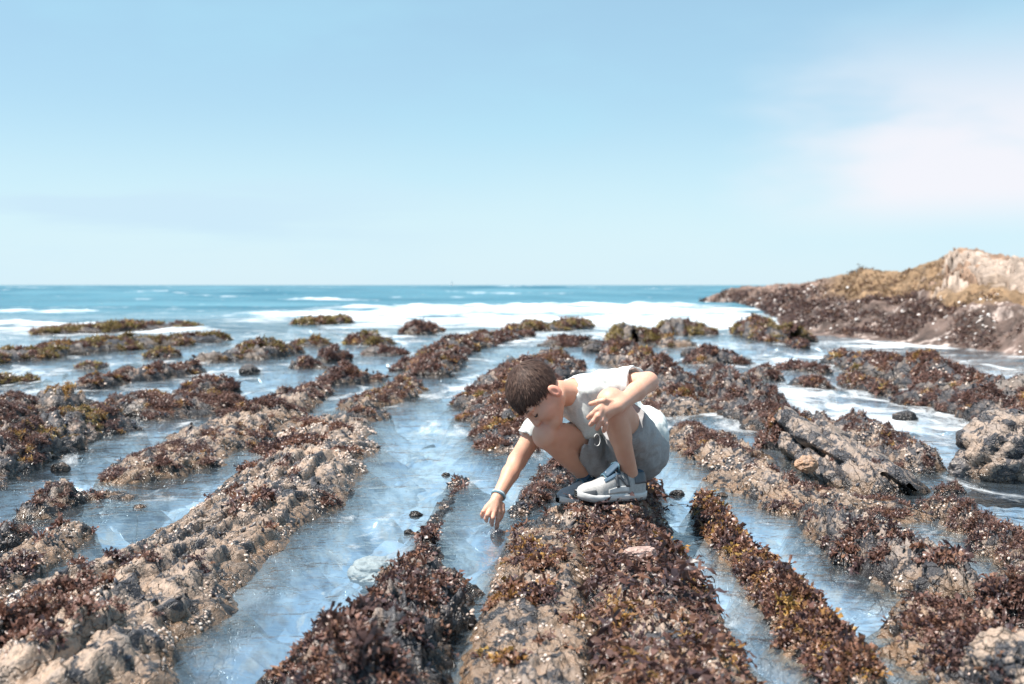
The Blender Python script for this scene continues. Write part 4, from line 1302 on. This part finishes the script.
def bodypart(name, V, F, mat, parent=person, col=None, smooth=True):
    me = make_mesh(name, np.asarray(V) - boy_org, F, mat, smooth, col)
    o = link(name, me, parent)
    if parent is not person:
        o.parent = parent
    return o


# hair: a cap grown from the skull plus short strands
hair = Field(HC_ - .16, HC_ + .16, .0026)
hn = -.53 * Fd + .85 * Ud
hair.ell(H(-.005, 0, .034), AX, HS * np.array((.0965, .0755, .0845)), .008)
sl, p = hair._sub(HC_ - .16, HC_ + .16)
q = (p - HC_) / HS
pf, plt, pu = q @ Fd, q @ Ld, q @ Ud
line = -.52 * pf + .855 * pu + .019 + .004 * np.sin(plt * 260) + .0035 * np.sin(plt * 97 + 1)
line = line - .014 * np.exp(-((pf + .010) / .02) ** 2) * (np.abs(plt) > .045)
hair.F[sl] = np.maximum(hair.F[sl], -line * HS * .9)
Vr, Fr = hair.mesh()
A, B, C, E = (Vr[Fr[:, i]] for i in range(4))
fnh = np.cross(C - A, E - B)
arh = np.linalg.norm(fnh, axis=1)
fnh /= arh[:, None] + 1e-12
ch = (A + B + C + E) / 4
out = ((ch - H(-.005, 0, .02)) * fnh).sum(1) > 0
rng = np.random.default_rng(5)
prb = arh * out
NSTR = 15000
idx = rng.choice(len(prb), NSTR, p=prb / prb.sum())
root = ch[idx] + rng.normal(0, .0012, (NSTR, 3))
crown = H(-.055, .01, .105)
flow = root - crown
flow -= (flow * fnh[idx]).sum(1)[:, None] * fnh[idx]
flow /= np.linalg.norm(flow, axis=1)[:, None] + 1e-9
dirn = flow * 1.0 + fnh[idx] * .13 + rng.normal(0, .11, (NSTR, 3))
dirn /= np.linalg.norm(dirn, axis=1)[:, None]
ln_ = rng.uniform(.009, .017, NSTR)[:, None]
side = np.cross(dirn, fnh[idx])
side /= np.linalg.norm(side, axis=1)[:, None] + 1e-9
wd = rng.uniform(.0005, .0009, NSTR)[:, None]
p1 = root + dirn * ln_ * .55
p2 = root + dirn * ln_ - fnh[idx] * ln_ * .12
SV = np.stack([root - side * wd, root + side * wd, p1 + side * wd * .8, p1 - side * wd * .8, p2 + side * wd * .25, p2 - side * wd * .25], 1).reshape(-1, 3)
b6 = np.arange(NSTR)[:, None] * 6
SF = np.concatenate([b6 + np.array([0, 1, 2, 3]), b6 + np.array([3, 2, 4, 5])]).reshape(-1, 4)
hc1 = np.array([(.065, .036, .028), (.10, .056, .042), (.04, .023, .02), (.14, .085, .064)])
SC = np.repeat(hc1[rng.integers(0, 4, NSTR)], 6, 0)
HV = np.concatenate([Vr, SV])
HF = np.concatenate([Fr, SF + len(Vr)])
HCc = np.concatenate([np.tile((.065, .036, .026), (len(Vr), 1)), SC])
M_HAIR = col_material('hair', rough=.62, spec=.25, noise_amt=.15, nscale=300)
bodypart('hair', HV, HF, M_HAIR, col=HCc)


def tube(pts, r, n=8):
    pts = np.asarray(pts, float)
    V, F = [], []
    t = np.gradient(pts, axis=0)
    t /= np.linalg.norm(t, axis=1)[:, None]
    ref = np.array((.3, .5, .81))
    for i, p_ in enumerate(pts):
        u = norm(np.cross(t[i], ref))
        v = np.cross(t[i], u)
        rr = r[i] if hasattr(r, '__len__') else r
        for j in range(n):
            a = j * 2 * math.pi / n
            V.append(p_ + rr * (math.cos(a) * u + math.sin(a) * v))
    for i in range(len(pts) - 1):
        for j in range(n):
            F.append((i * n + j, i * n + (j + 1) % n, (i + 1) * n + (j + 1) % n, (i + 1) * n + j))
    return np.array(V), np.array(F)


M_BROW = flat_material('dark_hair', (.05, .03, .022), .6)
for s_ in (1, -1):
    V, F = tube([H(.0915, s_ * .014, .0145), H(.0895, s_ * .026, .019), H(.083, s_ * .040, .018), H(.075, s_ * .050, .012)], [.0012, .0022, .002, .001], 6)
    bodypart('eyebrow', V, F, M_BROW)
    V, F = tube([H(.0868, s_ * .020, -.0125), H(.0885, s_ * .028, -.0148), H(.0865, s_ * .038, -.0145), H(.080, s_ * .045, -.011)], [.0012, .0024, .0026, .0014], 6)
    bodypart('eyelashes', V, F, M_BROW)

# t-shirt
sh = Field(P(500, 490, 3.6) - np.array([.02, .3, .02]), P(675, 360, 3.6) + np.array([.02, .3, .02]), .0032)
tdir = norm(neck - pel)
sh.cone(P(634, 442, 3.70), mid, .096, .094, .02)
sh.cone(mid, chest, .094, .086, .02)
sh.cone(chest, neck + (chest - neck) * .10, .083, .060, .02)
sh.cone(shL, shR, .050, .050, .02)
sh.cone(P(648, 425, 3.66), P(650, 432, 3.62), .062, .060, .02)          # shirt tail hanging over the waistband
sh.cone(P(588, 418, 3.60), P(590, 430, 3.61), .040, .034, .02)          # front hanging between the knees
for s0, s1, fr_ in ((shL, elL, .74), (shR, elR, .60)):
    e_ = s0 + (s1 - s0) * fr_
    ax_ = norm(s1 - s0)
    sh.cone(s0, e_ + ax_ * .03, .049, .056 if s0 is shL else .050, .014, cut=(e_, ax_))
    sh.cone(e_ - ax_ * .004, e_ + ax_ * .05, .043, .048 if s0 is shL else .043, .003, 'sub')
# neckline
nd = norm(H(-.03, 0, -.06) - chest)
sh.cone(neck + nd * .034, neck + nd * .10, .041, .050, .006, 'sub')
sh.wrinkle(.0045, 14, 820, [[1, 0, 0], [0, 1, 0], [.6, 0, .8]])
Vs, Fs = sh.mesh()


def cloth_material(name, c1, c2, rough=.85, weave=900.0):
    t = NT(name)
    v = t.pos()
    n1 = t.noise(v, 160, 3)
    n2 = t.noise(v, 30, 4)
    c = t.mix(t.ramp(n1, [(.35, 0.), (.65, 1.)]), c1, c2)
    b = t.n('ShaderNodeBump', {'Strength': .35, 'Distance': .004, 'Height': n2}).outputs[0]
    bs = t.n('ShaderNodeBsdfPrincipled', {'Base Color': c, 'Roughness': rough, 'Sheen Weight': .15, 'Normal': b})
    t.l(bs.outputs[0], t.out.inputs[0])
    return t.m


M_SHIRT = cloth_material('pale_cotton', (.68, .70, .675), (.58, .62, .60))
M_SHORTS = cloth_material('grey_jersey', (.34, .33, .33), (.28, .272, .272))
shirt = bodypart('t_shirt', Vs, Fs, M_SHIRT)

# shorts
so = Field(P(550, 505, 3.6) - np.array([.02, .35, .02]), P(680, 395, 3.6) + np.array([.02, .35, .02]), .0032)
so.cone(hipL + (0, 0, -.004), hipR, .092, .092, .02)
so.cone(pel, P(640, 440, 3.70), .094, .090, .02)
for hp, kn, fr_, r0, r1 in ((hipL, kneeL, .60, .088, .070), (hipR, kneeR, .60, .086, .068)):
    e_ = hp + (kn - hp) * fr_
    ax_ = norm(kn - hp)
    so.cone(hp, e_ + ax_ * .03, r0, r1, .02, cut=(e_, ax_))
e_ = hipR + (kneeR - hipR) * .58
so.cone(e_ + (.012, 0, -.02), P(598, 474, 3.66), .040, .022, .02)      # loose cloth hanging below the thigh
so.cone(P(585, 448, 3.62), P(602, 470, 3.64), .036, .026, .02)
so.cone(P(581, 446, 3.58), P(592, 472, 3.63), .020, .014, .015)
e_ = hipR + (kneeR - hipR) * .60
ax_ = norm(kneeR - hipR)
so.cone(e_ - ax_ * .02, e_ + ax_ * .10, .060, .072, .004, 'sub')
so.wrinkle(.0040, 12, 830)
Vs, Fs = so.mesh()
shorts = bodypart('shorts', Vs, Fs, M_SHORTS)
lp = [P(597 + 3.2 * math.cos(a), 440 + 6 * math.sin(a), 3.52 + .01 * math.cos(a)) for a in np.linspace(-2.6, 2.4, 18)]
V, F = tube(lp, .0013, 6)
bodypart('drawstring', V, F, flat_material('white_cord', (.75, .75, .74), .8), shorts)

# wrist band
ax_ = norm(wrR - elR)
bc = wrR - ax_ * .012
u_ = norm(np.cross(ax_, (0, 1, 0)))
v_ = np.cross(ax_, u_)
V, F = [], []
NB = 40
prof = [(.0205, -.006), (.0228, -.006), (.0234, 0), (.0228, .006), (.0205, .006)]
for i in range(NB):
    a = i * 2 * math.pi / NB
    for r_, h_ in prof:
        V.append(bc + ax_ * h_ + r_ * (math.cos(a) * u_ + math.sin(a) * v_))
for i in range(NB):
    for j in range(5):
        F.append((i * 5 + j, i * 5 + (j + 1) % 5, ((i + 1) % NB) * 5 + (j + 1) % 5, ((i + 1) % NB) * 5 + j))
band = bodypart('wristband', V, F, flat_material('teal_band', (.16, .30, .36), .4))
V, F = [], []
ring2 = [(.0233, -.002), (.0245, -.002), (.0245, .002), (.0233, .002)]
for i in range(NB):
    a = i * 2 * math.pi / NB
    for r_, h_ in ring2:
        V.append(bc + ax_ * h_ + r_ * (math.cos(a) * u_ + math.sin(a) * v_))
for i in range(NB):
    for j in range(4):
        F.append((i * 4 + j, i * 4 + (j + 1) % 4, ((i + 1) % NB) * 4 + (j + 1) % 4, ((i + 1) % NB) * 4 + j))
bodypart('band_stripe', V, F, flat_material('pale_band', (.55, .62, .64), .5), band)

# ------------------------------------------------------------------ trainers
M_UPPER = cloth_material('grey_mesh_fabric', (.44, .42, .405), (.34, .33, .32), .75)
M_UPPER2 = cloth_material('mid_grey_mesh_fabric', (.30, .31, .33), (.24, .25, .27), .75)
M_NAVY = flat_material('navy_lining', (.035, .075, .12), .7)
M_SOLE = flat_material('white_foam_sole', (.62, .61, .60), .55, .06)
M_SOLEG = flat_material('grey_outsole', (.26, .27, .28), .6)
M_LOGO = flat_material('dark_grey_overlay', (.10, .105, .115), .5)
M_LACE = flat_material('blue_lace', (.07, .15, .20), .7)
M_TAB = flat_material('yellow_tab', (.70, .36, .04), .5)


def shoe(heel, toe, outer, ank, upper_mat):
    """outer = +1 when the outer side is on the viewer's side (local -y)"""
    ex = norm(toe - heel)
    ez = norm(np.array((0, 0, 1.)) - ex * ex[2])
    ey = np.cross(ez, ex)
    L = .222

    def W_(x, y, z_):
        return heel + ex * (x * L) + ey * y + ez * z_
    root = None
    us = np.linspace(0, 1, 40)
    hwid = np.interp(us, [0, .04, .15, .4, .55, .72, .86, .95, 1], [.018, .029, .035, .034, .037, .041, .036, .025, .009])
    cx = np.interp(us, [0, .3, .7, 1], [0, .0, .004, -.004])
    top = np.interp(us, [0, .05, .2, .32, .45, .6, .75, .88, .96, 1], [.078, .084, .080, .088, .086, .068, .054, .047, .038, .022])
    # upper
    V, F = [], []
    na = 17
    for i, u in enumerate(us):
        for j in range(na):
            a = math.pi * j / (na - 1)
            c, s = math.cos(a), math.sin(a)
            y = cx[i] + hwid[i] * np.sign(c) * abs(c) ** (.55 if u > .45 else .8) * (1 - .12 * max(s, 0) * (u < .5))
            zz = .014 + (top[i] - .014) * abs(s) ** .75
            V.append(W_(u, y, zz))
    F = grid_faces(40, na)[:, ::-1]
    up = bodypart('shoe', V, F, upper_mat)
    # sole: thick foam with a flared edge
    V = []
    ns_ = 8
    secs = [(.80, .000), (1.0, .002), (1.07, .006), (1.07, .013), (1.03, .018), (.98, .019), (.5, .019), (.0, .0185)]
    for i, u in enumerate(us):
        spring = .010 * max(0, (u - .72) / .28) ** 2 + .004 * max(0, (.12 - u) / .12) ** 2
        for sgn in (1, -1):
            for k_, h_ in (secs if sgn == 1 else secs[::-1]):
                uu = (u - .5) * 1.03 + .5
                V.append(W_(uu, cx[i] + sgn * k_ * (hwid[i] + .001), h_ + spring))
    m_ = 16
    F = []
    for i in range(39):
        for j in range(m_):
            F.append((i * m_ + j, (i + 1) * m_ + j, (i + 1) * m_ + (j + 1) % m_, i * m_ + (j + 1) % m_))
    bodypart('sole', V, F, M_SOLE, up)
    # outsole strip
    V = []
    for i, u in enumerate(us):
        spring = .010 * max(0, (u - .72) / .28) ** 2 + .004 * max(0, (.12 - u) / .12) ** 2
        for k_, h_ in ((-1.02, -.004), (-1.05, .006), (1.05, .006), (1.02, -.004)):
            V.append(W_((u - .5) * 1.02 + .5, cx[i] + k_ * hwid[i], h_ + spring))
    F = []
    for i in range(39):
        for j in range(4):
            F.append((i * 4 + j, (i + 1) * 4 + j, (i + 1) * 4 + (j + 1) % 4, i * 4 + (j + 1) % 4))
    bodypart('outsole', V, F, M_SOLEG, up)

    def side_z(u, f):
        """a point on the upper's side surface; f = 0 bottom .. 1 top"""
        a = f * math.pi / 2
        i = np.interp(u, us, np.arange(40))
        hw_ = np.interp(i, np.arange(40), hwid)
        tp = np.interp(i, np.arange(40), top)
        c_ = np.interp(i, np.arange(40), cx)
        c, s = math.cos(a), math.sin(a)
        return c_, hw_ * abs(c) ** (.55 if u > .45 else .8) * (1 - .12 * s * (u < .5)), .014 + (tp - .014) * s ** .75

    def patch(name, u0, u1, f0, f1, mat, sides=(1, -1), off=.0016, nu=14, nf=8, parent=up, shear=0.0):
        for sg in sides:
            V = []
            for i in range(nu):
                for j in range(nf):
                    fj = f0 + (f1 - f0) * j / (nf - 1)
                    u = u0 + (u1 - u0) * i / (nu - 1) + shear * (fj - f0)
                    c_, yy_, zz_ = side_z(min(max(u, .002), .998), fj)
                    V.append(W_(u, c_ + sg * (yy_ + off), zz_ + off * .5))
            F = grid_faces(nu, nf)
            o = bodypart(name, V, F, mat, parent)
            md = o.modifiers.new('thick', 'SOLIDIFY')
            md.thickness = .0014
            md.offset = 0
    patch('heel_counter', .0, .20, .25, .75, M_LOGO)
    patch('toe_guard', .80, .995, .0, .30, M_LOGO)
    patch('collar', .03, .33, .74, .995, M_NAVY, off=.003)
    patch('eyestay', .40, .66, .60, .86, M_NAVY)
    patch('overlay', .30, .62, .05, .18, M_SOLE)
    # raised letter N on both sides
    for sg in (1, -1):
        s = -1 if sg == 1 else 1
        V, F = [], []
        bars = [((.315, .20), (.355, .66)), ((.44, .20), (.48, .66)), None]
        def quadstrip(pts):
            o = len(V)
            for (ua, fa) in pts:
                c_, yy_, zz_ = side_z(ua, fa)
                V.append(W_(ua, c_ + sg * (yy_ + .0022), zz_))
            n_ = len(pts) // 2
            for i in range(n_ - 1):
                F.append((o + i * 2, o + i * 2 + 1, o + i * 2 + 3, o + i * 2 + 2))
        w_ = .048
        ff = np.linspace(.16, .68, 8)
        sl_ = .05
        for u0 in (.285, .44):
            pts = []
            for f in ff:
                uu = u0 + sl_ * (f - .16)
                pts += [(uu, f), (uu + w_, f)]
            quadstrip(pts)
        # diagonal: top of the stem nearer the viewer's left to the bottom of the other
        pts = []
        for k_ in np.linspace(0, 1, 10):
            f = .68 - .52 * k_
            left_first = (sg == 1)      # seen from -y the toe is on the viewer's left
            ua, ub = (.44, .285) if left_first else (.285, .44)
            uu = ua + (ub - ua) * k_ + sl_ * (f - .16)
            pts += [(uu, f), (uu + w_ * 1.1, f)]
        quadstrip(pts)
        o = bodypart('letter', V, F, M_LOGO, up)
        md = o.modifiers.new('thick', 'SOLIDIFY'); md.thickness = .0016; md.offset = 0
    # tongue
    V, F = [], []
    nu, nv = 10, 7
    for i in range(nu):
        u = .60 - .26 * i / (nu - 1)
        for j in range(nv):
            s = j / (nv - 1) * 2 - 1
            base = np.interp(u, us, top)
            V.append(W_(u + .0 * s, cx[10] + s * .019, base + .004 + .024 * (i / (nu - 1)) ** 1.6 - .006 * s * s))
    F = grid_faces(nu, nv)
    o = bodypart('tongue', V, F, M_NAVY, up)
    md = o.modifiers.new('thick', 'SOLIDIFY'); md.thickness = .006
    V, F = [], []
    for (du, dz) in ((.35, .004), (.39, -.001)):
        for s in (-.009, .009):
            V.append(W_(du, cx[10] + s, np.interp(du, us, top) + .030 + dz))
    o = bodypart('tab', V, [(0, 1, 3, 2)], M_TAB, up)
    md = o.modifiers.new('thick', 'SOLIDIFY'); md.thickness = .003
    # laces
    for k_ in range(5):
        u = .42 + .048 * k_
        zt = np.interp(u, us, top) + .006
        yw = .021
        V, F = tube([W_(u, yw, zt - .010), W_(u + .01, yw * .5, zt), W_(u + .015, 0, zt + .002), W_(u + .01, -yw * .5, zt), W_(u, -yw, zt - .010)], .0022, 6)
        bodypart('lace', V, F, M_LACE if k_ % 2 == 0 else M_SOLE, up)
    for sg in (1, -1):
        zt = np.interp(.40, us, top) + .012
        V, F = tube([W_(.41, 0, zt), W_(.42, sg * .012, zt + .010), W_(.44, sg * .026, zt + .004), W_(.45, sg * .030, zt - .012), W_(.43, sg * .022, zt - .010), W_(.41, 0, zt)], .0020, 6)
        bodypart('lace', V, F, M_LACE, up)
    return up


shoe(LH, LT, 1, ankL, M_UPPER)
shoe(RH, RT, 1, ankR, M_UPPER2)

sg_ = G(498, 534)
V = []
na_, nb_ = 26, 16
for i in range(na_ + 1):
    u = i / na_
    r_ = .017 * math.sin(math.pi * min(1, .02 + .97 * u)) ** .7 * (1 + .06 * math.sin(u * 40))
    for j in range(nb_):
        a = 2 * math.pi * j / nb_
        V.append((-.026 + .052 * u, r_ * math.cos(a) * .8, r_ * math.sin(a) * (1.0 if math.sin(a) > 0 else 2.2)))
F = [(i * nb_ + j, (i + 1) * nb_ + j, (i + 1) * nb_ + (j + 1) % nb_, i * nb_ + (j + 1) % nb_) for i in range(na_) for j in range(nb_)]
shell = link('shell', make_mesh('shell', V, F, flat_material('black_shell', (.03, .03, .038), .3)), loc=(sg_[0], sg_[1], -.002))
shell.rotation_euler = (0, 0, .5)
tag(shell, "small black shell in the pool at the boy's fingertip", 'shell')

# ------------------------------------------------------------------ a far boat on the horizon
bd = P(452, 283.5, 1500)
t_ = NT('white_boat_paint')
b_ = t_.n('ShaderNodeBsdfDiffuse', {'Color': (.85, .85, .85, 1)})
tl_ = t_.n('ShaderNodeBsdfTranslucent', {'Color': (.85, .85, .85, 1)})
t_.l(t_.n('ShaderNodeMixShader', {0: .5, 1: b_.outputs[0], 2: tl_.outputs[0]}).outputs[0], t_.out.inputs[0])
V = np.array([(-2.6, 0, .2), (2.4, 0, .2), (3.4, 0, 1.3), (-2.6, 0, 1.3), (-2.2, -.9, 1.3), (2.2, -.9, 1.3), (-2.2, .9, 1.3), (2.2, .9, 1.3)], float)
F = np.array([(0, 1, 5, 4), (0, 6, 7, 1), (4, 5, 7, 6), (1, 7, 2, 5), (0, 4, 3, 6)])
boat = tag(link('boat', make_mesh('boat', V, F, t_.m, False), loc=(bd[0], bd[1], .0)), 'tiny white boat far away on the horizon line', 'boat')
V = np.array([(-2.0, 0, 1.6), (.6, 0, 1.6), (.5, 0, 6.5), (.2, 0, 6.5), (-2.0, .12, 1.6), (.6, .12, 1.6), (.5, .12, 6.5), (.2, .12, 6.5)], float)
F = np.array([(0, 1, 2, 3), (4, 7, 6, 5), (0, 4, 5, 1), (1, 5, 6, 2), (2, 6, 7, 3), (3, 7, 4, 0)])
link('sail', make_mesh('sail', V, F, t_.m, False), boat)

# ------------------------------------------------------------------ world, sun, camera
SUN_EL, SUN_AZ = math.radians(65), math.radians(-104)       # azimuth measured from +Y (away from the camera) towards +X
world = bpy.data.worlds.new('World')
scene.world = world
world.use_nodes = True
wt = world.node_tree
wt.nodes.clear()
wo = wt.nodes.new('ShaderNodeOutputWorld')
bg = wt.nodes.new('ShaderNodeBackground')
sky = wt.nodes.new('ShaderNodeTexSky')
sky.sky_type = 'NISHITA'
sky.sun_disc = False
sky.sun_elevation = SUN_EL
sky.sun_rotation = SUN_AZ
sky.air_density = 1.0
sky.dust_density = 0.2
sky.ozone_density = 0.6
tc = wt.nodes.new('ShaderNodeTexCoord')


def wn(typ, ins=None, **kw):
    nd = wt.nodes.new(typ)
    for k, v in kw.items():
        setattr(nd, k, v)
    for k, v in (ins or {}).items():
        if isinstance(v, bpy.types.NodeSocket):
            wt.links.new(v, nd.inputs[k])
        else:
            nd.inputs[k].default_value = v
    return nd


def wmath(op, a, b=0.0, clamp=False):
    return wn('ShaderNodeMath', {0: a, 1: b}, operation=op, use_clamp=clamp).outputs[0]


def wmix(f, a, b):
    m = wn('ShaderNodeMix', data_type='RGBA')
    for i, v in ((0, f), (6, a), (7, b)):
        if isinstance(v, bpy.types.NodeSocket):
            wt.links.new(v, m.inputs[i])
        else:
            m.inputs[i].default_value = v
    return m.outputs[2]


def wstep(a, b, x):
    return wn('ShaderNodeMapRange', {'Value': x, 'From Min': a, 'From Max': b}, interpolation_type='SMOOTHSTEP').outputs[0]


sep = wn('ShaderNodeSeparateXYZ', {'Vector': tc.outputs['Generated']})
dx, dy, dz = sep.outputs
az = wmath('ARCTAN2', dx, dy)
SK = 1.0
# thin high veil that pales the blue (haze as a cyan tint mixed into the sky colour)
veil_tint = (3.2, 5.7, 6.8, 1)
mp = wn('ShaderNodeMapping', {'Vector': tc.outputs['Generated'], 'Scale': (1.6, 1.6, 4.5)})
n1 = wn('ShaderNodeTexNoise', {'Vector': mp.outputs[0], 'Scale': 2.2, 'Detail': 4.0, 'Roughness': .55}).outputs['Fac']
mp2 = wn('ShaderNodeMapping', {'Vector': tc.outputs['Generated'], 'Scale': (1.6, 1.6, 16.0)})
n2 = wn('ShaderNodeTexNoise', {'Vector': mp2.outputs[0], 'Scale': 2.2, 'Detail': 4.0, 'Roughness': .5}).outputs['Fac']
# soft bank at the right
mr = wmath('MULTIPLY', wstep(.17, .36, wmath('ADD', az, wmath('MULTIPLY', wmath('SUBTRACT', n1, .5), .35))), wmath('MULTIPLY', wstep(.035, .08, dz), wmath('SUBTRACT', 1.0, wstep(.11, .24, dz))))
cr = wmath('MULTIPLY', mr, wstep(.22, .55, n1))
# streaks low at the left
ml = wmath('MULTIPLY', wmath('SUBTRACT', 1.0, wstep(-.30, .05, az)), wmath('MULTIPLY', wstep(.015, .05, dz), wmath('SUBTRACT', 1.0, wstep(.07, .11, dz))))
cl = wmath('MULTIPLY', ml, wstep(.42, .6, n2))
gen = wmath('MULTIPLY', wstep(.45, .75, n1), .18)
veil = wmath('ADD', .42, gen)
horizon = wmath('SUBTRACT', 1.0, wstep(0.0, .16, dz))
col = wmix(veil, sky.outputs[0], veil_tint)
col = wmix(wmath('MULTIPLY', horizon, .75), col, (4.7, 6.1, 7.0, 1))
col = wmix(wmath('MULTIPLY', cr, .9), col, (6.5, 6.4, 6.8, 1))
col = wmix(wmath('MULTIPLY', cl, .8), col, (4.25, 5.65, 6.65, 1))
wt.links.new(col, bg.inputs[0])
bg.inputs[1].default_value = .062
wt.links.new(bg.outputs[0], wo.inputs[0])

sun = bpy.data.lights.new('sun', 'SUN')
sun.energy = 4.0
sun.angle = math.radians(.55)
sun.color = (1.0, .95, .88)
so_ = bpy.data.objects.new('sun', sun)
COL.objects.link(so_)
sd = Vector((math.cos(SUN_EL) * math.sin(SUN_AZ), math.cos(SUN_EL) * math.cos(SUN_AZ), math.sin(SUN_EL)))
so_.rotation_euler = (-sd).to_track_quat('-Z', 'Y').to_euler()

cam = bpy.data.cameras.new('camera')
cam.lens = LENS
cam.sensor_width = 36
cam.clip_start = .05
cam.clip_end = 20000
cam.dof.use_dof = True
cam.dof.focus_distance = 3.5
cam.dof.aperture_fstop = 4.2
co = bpy.data.objects.new('camera', cam)
COL.objects.link(co)
co.location = CAMP
co.rotation_euler = (math.pi / 2 - PITCH, 0, 0)
scene.camera = co

scene.view_settings.view_transform = 'Standard'
scene.view_settings.look = 'None'
scene.view_settings.gamma = 1
scene.view_settings.exposure = 1.22
scene.view_settings.use_curve_mapping = False
scene.cycles.max_bounces = 8
scene.cycles.transparent_max_bounces = 12
scene.cycles.use_denoising = True
scene.cycles.caustics_reflective = False
scene.cycles.caustics_refractive = False
